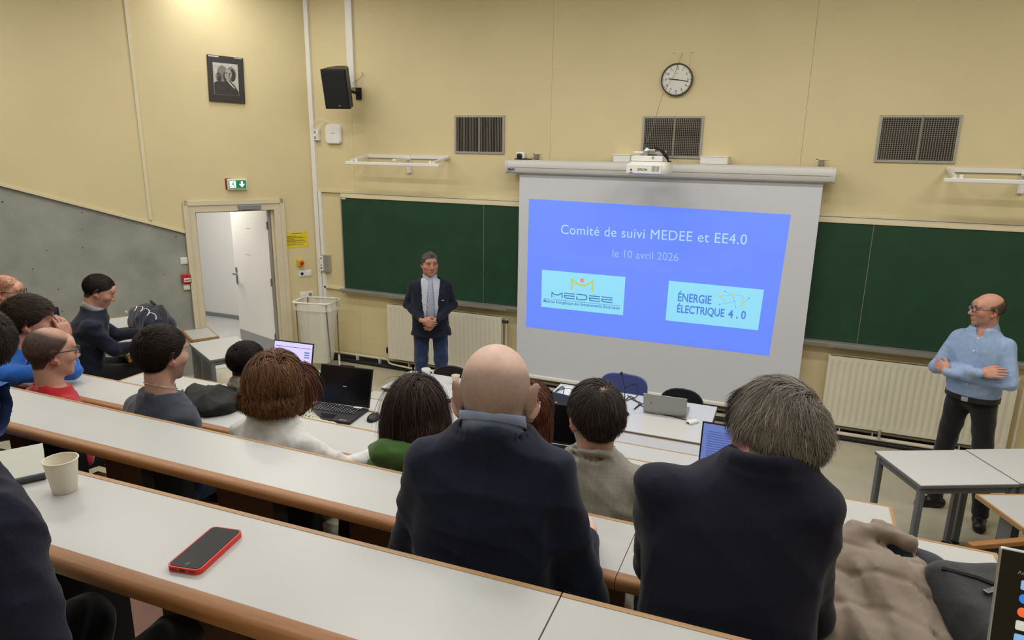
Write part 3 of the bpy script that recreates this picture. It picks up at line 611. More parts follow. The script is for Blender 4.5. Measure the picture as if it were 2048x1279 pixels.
# emergency button, sockets, switches
o, x, z = left_item('stop_button', 599, 524, 'red stop button on a yellow box beside the door', 'button')
part('box', 'yellow_plastic', o, lambda m: m.rbox((0, -0.03, 0), (0.075, 0.06, 0.085), 0.006))
part('button', 'red', o, lambda m: m.lathe([(0.018, 0), (0.018, 0.02), (0.026, 0.024), (0.026, 0.034), (0.02, 0.04), (0.001, 0.041)], 18, T(0.008, -0.06, 0) @ RY), 40)
o, x, z = left_item('power_socket', 610, 546, 'white double socket under the yellow stop button', 'socket')
part('plate', 'white_plastic', o, lambda m: (m.rbox((0, -0.008, 0), (0.17, 0.016, 0.085), 0.006), m.rbox((0, -0.018, 0), (0.145, 0.006, 0.055), 0.003)))
part('outlet', 'black_plastic', o, lambda m: m.cyl((-0.045, -0.024, 0), (-0.045, -0.018, 0), 0.02, 18))
o, x, z = left_item('light_switches', 613, 589, 'white triple light switch plate above the bin bag stand', 'switch')
part('plate', 'white_plastic', o, lambda m: m.rbox((0, -0.008, 0), (0.175, 0.016, 0.09), 0.006))
for i in range(3): part('rocker', 'white_plastic' if i < 2 else 'grey_metal', o, lambda m: m.rbox((-0.045+0.045*i, -0.02, 0), (0.04, 0.01, 0.05), 0.003))
o, x, z = left_item('floor_socket', 590, 690, 'small white low socket on the wall behind the bin bag stand', 'socket')
part('plate', 'white_plastic', o, lambda m: m.rbox((0, -0.012, 0), (0.1, 0.024, 0.05), 0.006))
part('cover', 'white_metal', o, lambda m: m.rbox((0.01, -0.026, 0), (0.06, 0.006, 0.036), 0.003))
o, x, z = left_item('wall_switch', 368, 521, 'white square switch on the concrete beside the door frame', 'switch', -0.022)
part('plate', 'white_plastic', o, lambda m: m.rbox((0, -0.008, 0), (0.085, 0.018, 0.085), 0.008))
part('rocker', 'white_metal', o, lambda m: m.rbox((0, -0.018, 0), (0.06, 0.008, 0.06), 0.004))
o, x, z = left_item('fire_alarm_point', 372, 556, 'red fire alarm call point on the concrete beside the door frame', 'fire alarm', -0.022)
part('case', 'red', o, lambda m: m.rbox((0, -0.03, 0), (0.105, 0.06, 0.11), 0.008))
part('pane', 'white_plastic', o, lambda m: m.rbox((0.005, -0.062, -0.012), (0.07, 0.006, 0.045), 0.003))
part('printing', 'ink', o, lambda m: (m.box((0.005, -0.0658, -0.012), (0.055, 0.001, 0.012)), m.cyl((0, -0.0615, 0.03), (0, -0.06, 0.03), 0.006, 10)))
o, x, z = left_item('alarm_repeater', 373, 573, 'small cream box under the red fire alarm point', 'box', -0.022)
part('case', 'cream_trim', o, lambda m: m.rbox((0, -0.016, 0), (0.075, 0.034, 0.07), 0.006))
part('window', 'white_plastic', o, lambda m: m.rbox((0, -0.034, 0), (0.045, 0.004, 0.035), 0.003))
# key switch box on the corner trunking (front wall)
kb = empty('key_box', (-5.66, PY, 1.31), 0, 'metal key switch box on the white corner trunking', 'switch box')
part('back_box', 'alu', kb, lambda m: m.rbox((0.01, -0.03, 0), (0.12, 0.06, 0.22), 0.004))
part('switch_strip', 'white_plastic', kb, lambda m: m.rbox((-0.035, -0.066, 0), (0.05, 0.014, 0.2), 0.004))
part('lock', 'black_plastic', kb, lambda m: (m.cyl((-0.035, -0.077, -0.06), (-0.035, -0.07, -0.06), 0.01, 12), m.box((-0.035, -0.074, 0.07), (0.02, 0.004, 0.012)), m.cyl((-0.035, -0.077, -0.02), (-0.035, -0.07, -0.02), 0.007, 12)))
# bin bag stand in the corner
mat('bag_film', 'e6e5dc', 0.3, alpha=0.55); mat('steel_tube', '8f8d86', 0.3, metal=0.8)
bs = empty('bin_bag_stand', (-5.52, 6.93, 0), rad(12), 'tubular stand holding a clear plastic bin bag in the corner', 'bin')
HB = 0.9
def rr(w_, d, r, z, n=5):
    pts = []
    for cx, cy, a0 in ((w_/2-r, d/2-r, 0), (-w_/2+r, d/2-r, 90), (-w_/2+r, -d/2+r, 180), (w_/2-r, -d/2+r, 270)):
        for i in range(n+1): a = rad(a0+90*i/n); pts.append((cx+r*math.cos(a), cy+r*math.sin(a), z))
    return pts
part('hoop', 'white_metal', bs, lambda m: m.tube(rr(0.5, 0.36, 0.06, HB), 0.011, 8, closed=True), 60)
for sx_, sy_ in ((-1, -1), (-1, 1), (1, -1), (1, 1)):
    part('leg', 'steel_tube', bs, lambda m: m.tube([(0.2*sx_, 0.16*sy_, HB), (0.215*sx_, 0.12*sy_, 0.08)], 0.009, 8), 60)
part('foot', 'white_metal', bs, lambda m: m.tube([(0.215, 0.12, 0.16), (0.215, 0.12, 0.06), (0.26, 0.05, 0.015), (0.33, -0.05, 0.015), (0.3, -0.12, 0.015), (-0.1, -0.26, 0.015), (-0.24, -0.2, 0.015), (-0.215, -0.12, 0.1)], 0.014, 8), 60)
def _bag(m):
    rs = random.Random(5); P = []; n = 40
    zs = [HB+0.014, HB-0.1, HB-0.102, HB-0.25, HB-0.45, HB-0.65, 0.18, 0.1]
    for i in range(n):
        a = 2*math.pi*i/n; row = []
        for j, z in enumerate(zs):
            k = (1.02, 1.07, 0.95, 0.88, 0.8, 0.74, 0.7, 0.62)[j]; wob = 1+0.035*math.sin(i*1.9+j*1.3)+0.02*math.sin(i*4.1+j)
            c, s = math.cos(a), math.sin(a); e = 0.55
            row.append((0.25*k*wob*math.copysign(abs(c)**e, c), 0.18*k*wob*math.copysign(abs(s)**e, s), z))
        P.append(row)
    m.grid(P, closed_u=True); m.raw([r_[-1] for r_ in P], [tuple(range(n))])
part('clear_bag', 'bag_film', bs, _bag, 60)
# ------------------------------------------------------------------ lecture desks
YK = [4.81-0.747*k for k in range(6)]; ZK = [0.75+0.256*k for k in range(6)]; DD = 0.285
XL = [-3.265, -3.70, -4.13, -4.56, -5.0, -5.4]; XR = [0.13, 0.34, 0.557, 0.766, 0.98, 1.6]
FK = [0.256*k for k in range(6)]
tiers = [(XL[k]-0.4, XR[k]+(0.0 if k < 3 else 0.3)) for k in range(6)]
for k in range(1, 6):
    struct('floor_tier', 'floor_lino', lambda m: m.span((tiers[k][0], (YK[k]-0.747-0.04) if k < 5 else -3.0, 0), (tiers[k][1], YK[k]-0.04, FK[k])))
def desk_section(k, x0, x1, label, left_end, right_end, phase=0.0, seats=True):
    y, z = YK[k], ZK[k]; c = (x0+x1)/2; L_ = x1-x0
    o = empty('lecture_desk', (c, y-DD/2+((c+0.9)*math.tan(rad(1.2)) if k == 5 else 0), z), rad(1.2) if k == 5 else 0, label, 'desk', 'lecture desk rows'); h = L_/2
    e0 = 0.014 if left_end else 0.0012; e1 = 0.014 if right_end else 0.0012
    part('desk_top', 'laminate', o, lambda m: m.span((-h+e0, -DD/2+0.03, -0.024), (h-e1, DD/2-0.012, 0)))
    part('far_edge', 'wood_light', o, lambda m: m.span((-h+e0, DD/2-0.012, -0.026), (h-e1, DD/2, 0.001)))
    part('near_edge', 'wood', o, lambda m: m.prism([(-DD/2+0.03, 0.0005), (-DD/2+0.006, 0.0), (-DD/2-0.004, -0.006), (-DD/2-0.008, -0.016), (-DD/2-0.006, -0.03), (-DD/2+0.004, -0.038), (-DD/2+0.03, -0.038)], -h+0.001, h-0.001, axis='x'), 40)
    if left_end: part('end_edge', 'wood_light', o, lambda m: m.span((-h, -DD/2+0.03, -0.026), (-h+e0, DD/2, 0.001)))
    if right_end: part('end_edge', 'wood_light', o, lambda m: m.span((h-e1, -DD/2+0.03, -0.026), (h, DD/2, 0.001)))
    part('underside', 'black_soft', o, lambda m: m.span((-h+0.02, -DD/2+0.03, -0.034), (h-0.02, DD/2-0.02, -0.024)))
    if not seats: return o
    x = -1.94+phase
    while x > x0: x -= 0.608
    while x < x1:
        a, b_ = max(x, x0+0.02), min(x+0.415, x1-0.02)
        if b_-a > 0.12:
            part('back_board', 'wood_panel', o, lambda m: m.rbox(((a+b_)/2-c, DD/2-0.035, -0.27), (b_-a, 0.016, 0.42), 0.004))
            part('seat_board', 'wood_panel', o, lambda m: m.rbox(((a+b_)/2-c, DD/2+0.17, FK[max(k-1, 0)]+0.43-z), (b_-a, 0.34, 0.022), 0.006))
        u = x+0.415
        if x0+0.03 < u < x1-0.1:
            part('upright', 'black_soft', o, lambda m: m.span((u-c+0.01, -DD/2+0.08, FK[k]-z), (u-c+0.07, DD/2-0.03, -0.03)))
        x += 0.608
    return o
row_lab = ['foremost lecture desk row touching the front tables', 'second lecture desk row from the front', 'lecture desk row carrying the open black laptop', 'lecture desk row where the red and white shirts sit', 'long lecture desk row behind the red T-shirt', 'nearest lecture desk row carrying the red phone and paper cup']
row_lab2 = ['', '', '', '', 'right-hand part of the desk row carrying the brown coat', 'nearest right-hand desk part carrying the silver-edged laptop']
for k in range(6):
    if k < 4: desk_section(k, XL[k], XR[k], row_lab[k], True, True, seats=k > 0)
    else:
        s = -0.328
        desk_section(k, XL[k], s, row_lab[k], True, False, phase=0.0); desk_section(k, s, XR[k], row_lab2[k], False, True)
# wing desks at the sides
def wing_desk(p, rz, L_, z, label, depth=0.285, legs=True):
    o = empty('wing_desk', (p[0], p[1], z), rz, label, 'desk', 'wing desks')
    part('desk_top', 'laminate', o, lambda m: m.span((0.014, 0.014, -0.024), (L_-0.014, depth-0.014, 0)))
    part('near_edge', 'wood', o, lambda m: m.span((0, -0.008, -0.034), (L_, 0.014, 0.001)))
    part('far_edge', 'wood_light', o, lambda m: m.span((0, depth-0.014, -0.026), (L_, depth, 0.001)))
    for x in (0, L_-0.014): part('end_edge', 'wood_light', o, lambda m: m.span((x, 0.014, -0.026), (x+0.014, depth-0.014, 0.001)))
    if legs:
        for x in (0.06, L_-0.1): part('leg', 'leg_grey', o, lambda m: m.span((x, depth/2-0.05, -z), (x+0.05, depth/2+0.05, -0.026)))
    return o
wing_desk((-6.315, 5.537), rad(-31), 0.47, 0.75, 'small wood-edged wing desk against the door frame')
w2 = wing_desk((-5.75, 4.13), rad(-28.5), 1.42, ZK[2], 'wing desk under the hands of the man in the dark suit')
wing_desk((1.42, 4.40), rad(24), 1.3, 0.75, 'wood-edged wing desk at the right edge near the grey tables', depth=0.42)
wb = empty('wing_bench', (1.02, 3.80, 0), rad(31.5), 'dark bench back with wooden top rail at the right edge', 'bench')
part('panel', 'black_soft', wb, lambda m: m.span((0, 0, 0.0), (1.4, 0.025, 0.875)))
part('top_rail', 'wood', wb, lambda m: m.rbox((0.7, 0.012, 0.885), (1.4, 0.04, 0.03), 0.006))
# school tables
def school_table(c, rz, w_, d, label, leglook='leg_grey', h=0.75):
    o = empty('school_table', (c[0], c[1], 0), rz, label, 'table', 'grey school tables')
    part('table_top', 'table_top', o, lambda m: m.rbox((0, 0, h-0.004), (w_-0.006, d-0.006, 0.008), 0.002))
    part('edge_band', 'table_edge', o, lambda m: m.rbox((0, 0, h-0.015), (w_, d, 0.022), 0.003))
    part('apron', 'leg_grey', o, lambda m: [m.box((x, y, h-0.05), s_) for x, y, s_ in ((0, d/2-0.03, (w_-0.08, 0.02, 0.045)), (0, -d/2+0.03, (w_-0.08, 0.02, 0.045)), (w_/2-0.03, 0, (0.02, d-0.08, 0.045)), (-w_/2+0.03, 0, (0.02, d-0.08, 0.045)))])
    for sx_ in (-1, 1):
        for sy_ in (-1, 1):
            lg = part('leg', leglook, o, lambda m: m.rbox((sx_*(w_/2-0.032), sy_*(d/2-0.032), (h-0.03)/2+0.01), (0.042, 0.042, h-0.05), 0.01), 40)
            part('foot_cap', 'black_plastic', lg, lambda m: m.box((sx_*(w_/2-0.032), sy_*(d/2-0.032), 0.007), (0.044, 0.044, 0.014)))
    return o
rt_ = rad(25.8); cx, cy = (0.731+1.541)/2, (5.245+5.061)/2
school_table((cx, cy), rt_, 0.68, 0.525, 'grey-legged white school table in front of the man with folded arms')
school_table((cx+0.685*math.cos(rt_), cy+0.685*math.sin(rt_)+0.01), rt_, 0.68, 0.525, 'white school table cut off by the right edge of the picture')
school_table((-5.40, 5.24), rad(-28.4), 0.74, 0.5, 'white school table standing near the open door')
mt_ = school_table((-2.9, 5.15), 0, 0.69, 0.52, 'white school table carrying the mug and the paper cup', 'black_plastic')
tt = school_table((-1.125, 5.255), 0, 1.39, 0.81, 'long white front table carrying the grey laptop and microphone', 'black_plastic')
part('modesty_panel', 'leg_grey', tt, lambda m: m.span((-0.66, 0.3, 0.25), (0.66, 0.315, 0.7)))
# chairs behind the front tables
mat('chair_blue', '4d568f', 0.55, bump=0.2, bscale=120); mat('chair_black', '1c1c1f', 0.5)
def chair(p, rz, label, mt, oval):
    o = empty('chair', (p[0], p[1], 0), rz, label, 'chair')
    part('seat', mt, o, lambda m: m.rplate((0, 0, 0.45), 0.42, 0.42, 0.03, 0.08, axis='z'), 40)
    def bk(m):
        n = 24; P = []
        for j in range(n):
            a = 2*math.pi*j/n; c, s = math.cos(a), math.sin(a); e = 0.8 if oval else 0.5
            x = 0.215*math.copysign(abs(c)**e, c); z = (0.15 if oval else 0.17)*math.copysign(abs(s)**e, s)+(0.15 if oval else 0.17)*0
            yb = 0.05*(x/0.215)**2
            P.append([(x*0.97, 0.2-0.012-yb, 0.66+z*0.97), (x, 0.2-0.006-yb, 0.66+z), (x, 0.2+0.006-yb, 0.66+z), (x*0.97, 0.2+0.012-yb, 0.66+z*0.97)])
        m.grid(P, closed_u=True); m.raw([p_[0] for p_ in P], [tuple(range(n))]); m.raw([p_[3] for p_ in P], [tuple(range(n))[::-1]])
    part('backrest', mt, o, bk, 40)
    for sx_ in (-1, 1):
        part('leg', 'leg_grey', o, lambda m: m.tube([(0.18*sx_, 0.2, 0.62), (0.18*sx_, 0.19, 0.44), (0.19*sx_, 0.22, 0.0)], 0.011, 8), 60)
        part('leg', 'leg_grey', o, lambda m: m.tube([(0.18*sx_, -0.17, 0.43), (0.19*sx_, -0.2, 0.0)], 0.011, 8), 60)
    return o
cb = chair((-1.32, 5.9), 0, 'blue chair back behind the microphone', 'chair_blue', False); cb.scale = (1.05, 1, 0.94)
chair((-0.78, 5.9), 0, 'rounded black chair behind the grey laptop', 'chair_black', True).scale = (0.92, 1, 0.88)
chair((-3.02, 5.67), 0, 'rounded black chair behind the table with the mug', 'chair_black', True).scale = (0.98, 1, 0.85)
# ------------------------------------------------------------------ laptops
mat('screen_dark', '0b0b10', 0.2); mat('silver', '9a9a98', 0.35, metal=0.5); mat('silver_light', 'bdbdbb', 0.3, metal=0.5)
mat('lap_black', '141417', 0.5); mat('key', '23232a', 0.45); mat('key_legend', 'b8bcc4', 0.6)
mat('scr_lilac', 'c9c2f5', 0.5, emit='c6bff7', estr=0.75); mat('scr_blue', '6f86c9', 0.5, emit='6d84cc', estr=0.45); mat('scr_line', '4a4fa0', 0.5, emit='4a50a8', estr=0.4)
mat('scr_navy', '16204a', 0.5, emit='16204a', estr=0.5)
def laptop(p, rz, z, w_, d, tilt, label, body, face, keys=True, h=None, bez=0.016):
    o = empty('laptop', (p[0], p[1], z), rz, label, 'laptop'); h = h or d     # local: hinge along x at y=0, keyboard towards -y
    part('base', body, o, lambda m: m.rbox((0, -d/2, 0.009), (w_, d, 0.016), 0.006))
    lm_ = T(0, 0.0, 0.016, rx=rad(-tilt))
    sc_ = part('lid', body, o, lambda m: m.rbox((0, 0.004, h/2), (w_, 0.009, h), 0.004, lm_))
    part('display', face, sc_, lambda m: m.box((0, -0.0012, h/2+0.25*bez), (w_-bez, 0.0014, h-bez*1.6), lm_))
    if keys:
        def kk(m):
            for r_ in range(5):
                n = 14
                for i in range(n): m.box((-w_/2+0.04+(w_-0.08)*(i+0.5)/n, -0.03-0.02*r_, 0.0185), ((w_-0.08)/n-0.003, 0.0165, 0.003))
        kb_ = part('keys', 'key', o, kk); kb_['kind'] = 'stuff'
        def kl(m):
            for r_ in range(5):
                for i in range(14): m.box((-w_/2+0.042+(w_-0.08)*(i+0.45)/14, -0.028-0.02*r_, 0.0203), (0.005, 0.005, 0.0004))
        kg = part('key_legends', 'key_legend', o, kl); kg['kind'] = 'stuff'
        part('touchpad', 'screen_dark', o, lambda m: m.rbox((0, -d+0.045, 0.0175), (0.11, 0.065, 0.002), 0.001))
    return o, lm_, sc_
lb_, lm1, sc1 = laptop((-2.465, 3.29), rad(6), ZK[2], 0.362, 0.235, 17, 'open black laptop with dark screen beside the white blouse', 'lap_black', 'screen_dark', h=0.24)
part('screen_logo', 'key_legend', sc1, lambda m: m.box((0, -0.0022, 0.115), (0.026, 0.0006, 0.005), lm1))
part('camera_bump', 'lap_black', sc1, lambda m: m.rbox((0, 0.004, 0.243), (0.1, 0.009, 0.008), 0.002, lm1))
part('sticker', 'white_plastic', lb_, lambda m: m.box((0.115, -0.018, 0.0205), (0.055, 0.022, 0.0006)))
part('palm_badge', 'key_legend', lb_, lambda m: m.box((0.125, -0.215, 0.0175), (0.045, 0.007, 0.0006), rz=0.1))
l2, lm2, sc2 = laptop((-2.98, 3.42), rad(4), ZK[2], 0.31, 0.215, 14, 'laptop with bright lilac screen beside the man with the scarf', 'lap_black', 'scr_lilac', h=0.3)
part('screen_rule', 'scr_line', sc2, lambda m: m.box((0, -0.0022, 0.262), (0.27, 0.0006, 0.003), lm2))
part('screen_side', 'scr_blue', sc2, lambda m: [m.box((0.11, -0.0022, 0.235-0.016*i), (0.04, 0.0006, 0.009), lm2) for i in range(3)])
l3, lm3, sc3 = laptop((-0.15, 3.24), rad(0), ZK[2], 0.33, 0.22, 12, 'laptop with blue-grey text screen beside the grey-haired head', 'lap_black', 'scr_blue', keys=False, h=0.27)
ob = part('screen_text', 'scr_line', sc3, lambda m: [m.box((-0.04, -0.0022, 0.225-0.012*i), (0.19, 0.0006, 0.0025), lm3) for i in range(14)]); ob['kind'] = 'stuff'
laptop((-1.0, 3.3), rad(4), ZK[2], 0.34, 0.22, 12, 'black laptop in front of the auburn-haired woman', 'lap_black', 'screen_dark', keys=False, h=0.22)
l5, lm5, sc5 = laptop((-0.805, 5.275), rad(180+2), 0.753, 0.345, 0.235, 15, 'grey laptop seen from behind on the front table', 'silver', 'scr_blue', h=0.175)
part('lid_mark', 'ink', sc5, lambda m: m.box((0.11, 0.0088, 0.09), (0.006, 0.001, 0.016), lm5))
l6, lm6, sc6 = laptop((0.482, 1.03), rad(-2), ZK[5], 0.31, 0.215, 14, 'silver-edged laptop with dock icons in the lower right corner', 'silver_light', 'screen_dark', h=0.255, bez=0.005)
part('desktop', 'scr_navy', sc6, lambda m: m.box((0.025, -0.0022, 0.125), (0.235, 0.0006, 0.21), lm6))
text_mesh('menu_word', 'Activités', 0.0075, 'key_legend', sc6, lm6 @ T(-0.131, -0.003, 0.224), align='LEFT', ext=0.0001)
for i, c in enumerate(('8fb0e0', '2f7fe8', 'e8683c', 'c9cdc4', '7fb4ea', 'd85c50', '2a86e0', 'c9ccdd', '54a060')):
    mat('dock_%d' % i, c, 0.5, emit=c, estr=0.6)
    part('dock_icon', 'dock_%d' % i, sc6, lambda m: (m.rplate((-0.118, -0.0026, 0.207-0.0195*i), 0.0145, 0.0135, 0.0008, 0.006 if i in (1, 2, 6) else 0.002, lm6), m.box((-0.118, -0.0032, 0.207-0.0195*i), (0.005, 0.0004, 0.005), lm6)))
# keyboard laptop of the suited man
laptop((-5.08, 4.02), rad(-28.5), ZK[2], 0.3, 0.2, 25, 'small dark laptop under the hands of the suited man', 'lap_black', 'screen_dark', keys=False, h=0.05)
tb = empty('phone_screen', tuple(ony(100, 622, 3.55)), rad(10), 'dark blue screen behind the raised hands', 'screen')
part('body', 'lap_black', tb, lambda m: m.rbox((0, 0, -0.06), (0.17, 0.01, 0.2), 0.006)); part('display', 'scr_navy', tb, lambda m: m.box((0, -0.0056, -0.06), (0.155, 0.001, 0.185)))
# ------------------------------------------------------------------ small things on desks and tables
# mouse
ms = empty('mouse', (-2.185, 3.205, ZK[2]), rad(10), 'black computer mouse beside the black laptop', 'mouse')
part('shell', 'lap_black', ms, lambda m: m.lathe([(0.034, 0), (0.036, 0.008), (0.033, 0.02), (0.022, 0.031), (0.001, 0.035)], 20, Matrix.Diagonal((1, 1.6, 1, 1))), 50)
part('wheel', 'grey_metal', ms, lambda m: m.cyl((-0.004, 0.025, 0.03), (0.004, 0.025, 0.03), 0.008, 10))
part('cable', 'black_soft', ms, lambda m: m.tube([(0, 0.055, 0.008), (-0.01, 0.09, 0.006), (-0.08, 0.1, 0.005), (-0.13, 0.07, 0.01)], 0.002, 5))
# red phone
ph = empty('smartphone', tuple((onz(425.7, 1061.4, ZK[5])+onz(400, 1150, ZK[5]))/2), 0, 'smartphone in a bright red case lying on the nearest desk', 'phone')
_a = onz(338, 1136, ZK[5]); _b = onz(425.7, 1061.4, ZK[5]); ph.rotation_euler[2] = math.atan2(_b[1]-_a[1], _b[0]-_a[0])-math.pi/2
mat('case_red', 'e0352a', 0.45); mat('glass_black', '0c0c0e', 0.35, spec=0.15)
part('case', 'case_red', ph, lambda m: m.rplate((0, 0, 0.006), 0.074, 0.149, 0.011, 0.012, axis='z'), 40)
part('screen_glass', 'glass_black', ph, lambda m: m.rplate((0, 0, 0.0118), 0.067, 0.142, 0.0012, 0.009, axis='z'))
part('home_ring', 'key', ph, lambda m: m.lathe([(0.0045, 0), (0.0052, 0.0003)], 20, T(0.002, -0.06, 0.0125)))
part('port', 'black_plastic', ph, lambda m: (m.box((0, -0.0747, 0.006), (0.012, 0.001, 0.004)),))
part('speaker_slot', 'red_dark', ph, lambda m: (m.box((-0.02, -0.0747, 0.006), (0.014, 0.001, 0.003)), m.box((0.02, -0.0747, 0.006), (0.014, 0.001, 0.003))))
# paper cups and mug
mat('paper_cup', 'e6e0cf', 0.6, noise=0.02, nscale=30); mat('cup_cream', 'ece2c4', 0.6); mat('porcelain', 'e9e8e6', 0.2, coat=0.3); mat('logo_orange', 'd0683a', 0.6); mat('logo_red', 'c2473f', 0.5); mat('coffee', '4a2d1b', 0.3)
pc = empty('paper_cup', (-1.552, 0.977, ZK[5]), 0, 'plain cream paper cup on the nearest desk', 'cup')
part('wall', 'paper_cup', pc, lambda m: m.lathe([(0.0245, 0.0), (0.026, 0.001), (0.0362, 0.081), (0.0352, 0.081), (0.025, 0.006), (0.001, 0.006)], 40), 50)
part('rolled_rim', 'paper_cup', pc, lambda m: m.tube([(0.0365*math.cos(rad(a)), 0.0365*math.sin(rad(a)), 0.082) for a in range(0, 360, 10)], 0.0018, 8, closed=True), 60)
mg = empty('mug', (-3.0, 5.27, 0.752), 0, 'white porcelain mug with a small red print on the front table', 'mug')
part('body', 'porcelain', mg, lambda m: m.lathe([(0.038, 0), (0.041, 0.004), (0.042, 0.09), (0.0405, 0.091), (0.039, 0.088), (0.038, 0.01), (0.001, 0.01)], 32), 50)
part('handle', 'porcelain', mg, lambda m: m.tube([(0.038, 0.0, 0.075), (0.062, 0.005, 0.078), (0.073, 0.005, 0.055), (0.062, 0.005, 0.025), (0.038, 0.0, 0.02)], 0.006, 8), 60)
part('print', 'logo_red', mg, lambda m: m.box((-0.008, -0.0424, 0.045), (0.026, 0.001, 0.014)))
c2 = empty('paper_cup', (-2.672, 5.23, 0.752), 0, 'small cream paper cup with orange dot on the front table', 'cup')
part('wall', 'cup_cream', c2, lambda m: m.lathe([(0.026, 0.0), (0.0275, 0.001), (0.037, 0.085), (0.036, 0.085), (0.026, 0.006), (0.001, 0.006)], 32), 50)
part('rolled_rim', 'cup_cream', c2, lambda m: m.tube([(0.0372*math.cos(rad(a)), 0.0372*math.sin(rad(a)), 0.086) for a in range(0, 360, 12)], 0.002, 8, closed=True), 60)
part('orange_dot', 'logo_orange', c2, lambda m: m.lathe([(0.0125, 0), (0.0125, 0.004), (0.001, 0.004)], 18, T(0.012, -0.026, 0.04) @ RY))
tag(part('teaspoon', 'chrome', None, lambda m: (m.tube([(-2.93, 5.245, 0.756), (-2.85, 5.2, 0.757)], 0.003, 6), m.sphere((-2.945, 5.253, 0.757), 0.014, sc=(1, 0.7, 0.25)))), 'small steel teaspoon lying beside the mug', 'spoon')
# notebook and pen of the person at the left edge
mat('notebook_grey', 'b4b5ab', 0.5); mat('notebook_dark', '3c3f45', 0.5)
nb = empty('notebook', (-1.78, 0.99, ZK[5]), rad(-32), 'grey notebook with a dark spine beside the paper cup', 'notebook')
part('pages', 'white_plastic', nb, lambda m: m.box((0, 0, 0.008), (0.2, 0.15, 0.012)))
part('cover', 'notebook_grey', nb, lambda m: (m.box((0, 0, 0.0155), (0.205, 0.155, 0.003)), m.box((0, 0, 0.0015), (0.205, 0.155, 0.003))))
part('spine', 'notebook_dark', nb, lambda m: m.tube([(0.104, -0.075, 0.009), (0.104, 0.075, 0.009)], 0.009, 8), 60)
# microphone, cables, adapter on the front table
mc = empty('microphone', (-1.11, 5.16, 0.752), 0, 'black gooseneck microphone on the front table', 'microphone')
part('base', 'black_plastic', mc, lambda m: m.lathe([(0.04, 0), (0.042, 0.01), (0.03, 0.02), (0.01, 0.026), (0.001, 0.027)], 24), 50)
part('gooseneck', 'black_soft', mc, lambda m: m.tube([(0, 0, 0.02), (-0.005, 0.02, 0.12), (-0.02, 0.05, 0.22), (-0.055, 0.085, 0.3)], 0.0035, 8), 60)
part('head', 'black_plastic', mc, lambda m: m.sphere((-0.06, 0.088, 0.312), 0.013, sc=(1, 1, 1.3)))
def cable(name, pts, r, mt, label):
    P = [Vector(p) for p in pts]; Q = []
    for i in range(len(P)-1):
        p0, p1, p2, p3 = P[max(i-1, 0)], P[i], P[i+1], P[min(i+2, len(P)-1)]
        for t in [j/6 for j in range(6)]:
            Q.append(0.5*((2*p1)+(-p0+p2)*t+(2*p0-5*p1+4*p2-p3)*t*t+(-p0+3*p1-3*p2+p3)*t**3))
    Q.append(P[-1]); piv = P[0].copy()
    return tag(recenter(part(name, mt, None, lambda m: m.tube(Q, r, 6), 60), piv), label, 'cable')
zt = 0.7565
def tp(u, v, z=zt): p = onz(u, v, z); return (p[0], p[1], z)
cable('cable', [tp(1250, 775), tp(1272, 768), tp(1275, 790), tp(1252, 800), tp(1262, 792), tp(1280, 808), tp(1290, 815)], 0.0035, 'black_soft', 'black cable looping behind the microphone stem')
cable('cable', [tp(1255, 790), tp(1268, 800), tp(1282, 806), tp(1268, 818), tp(1280, 808), tp(1300, 808), tp(1320, 826), tp(1345, 832), tp(1375, 840)], 0.0035, 'black_soft', 'black cable running in front of the grey laptop to the white adapter')
cable('cable', [tp(1095, 800), tp(1118, 776), tp(1128, 775), tp(1122, 795), tp(1103, 797), tp(1128, 806), tp(1146, 780), tp(1120, 778), tp(1100, 792)], 0.004, 'black_soft', 'tangled black cable at the left end of the front table')
cable('cable', [tp(1113, 801), tp(1122, 806), tp(1138, 808), tp(1130, 800), tp(1118, 808), tp(1140, 812)], 0.005, 'black_soft', 'short knotted black lead beside the control console')
ad = empty('video_adapter', (-0.575, 5.21, 0.752), rad(55), 'white video adapter box beside the grey laptop', 'adapter')
part('case', 'white_plastic', ad, lambda m: m.rbox((0, 0, 0.012), (0.1, 0.055, 0.024), 0.008)); part('port', 'ink', ad, lambda m: m.box((-0.0505, 0, 0.012), (0.002, 0.028, 0.01)))
part('lead', 'white_plastic', ad, lambda m: m.tube([(0.05, 0, 0.012), (0.08, 0.02, 0.02), (0.09, 0.06, 0.006), (0.06, 0.09, 0.004)], 0.0025, 6))
cs = empty('control_console', (-1.72, 5.02, 0.752), rad(-12), 'black control console at the left end of the front table', 'console')
part('body', 'black_plastic', cs, lambda m: m.prism([(-0.15, 0), (0.14, 0), (0.14, 0.1), (0.1, 0.105), (-0.13, 0.03)], -0.2, 0.2, axis='x'), 30)
part('front_bolster', 'black_soft', cs, lambda m: m.cyl((-0.2, -0.15, 0.03), (0.2, -0.15, 0.03), 0.035, 14), 50)
part('buttons', 'silver_light', cs, lambda m: [m.box((-0.12+0.05*i, 0.0, 0.071), (0.02, 0.02, 0.008)) for i in range(5)])
wp = empty('paper_stack', (-1.63, 5.45, 0.753), rad(6), 'white papers under the tangled cable on the front table', 'papers')
part('sheets', 'white_plastic', wp, lambda m: (m.box((0, 0, 0.001), (0.21, 0.29, 0.002)), m.box((0.02, 0.01, 0.003), (0.21, 0.29, 0.002), rz=0.1)))
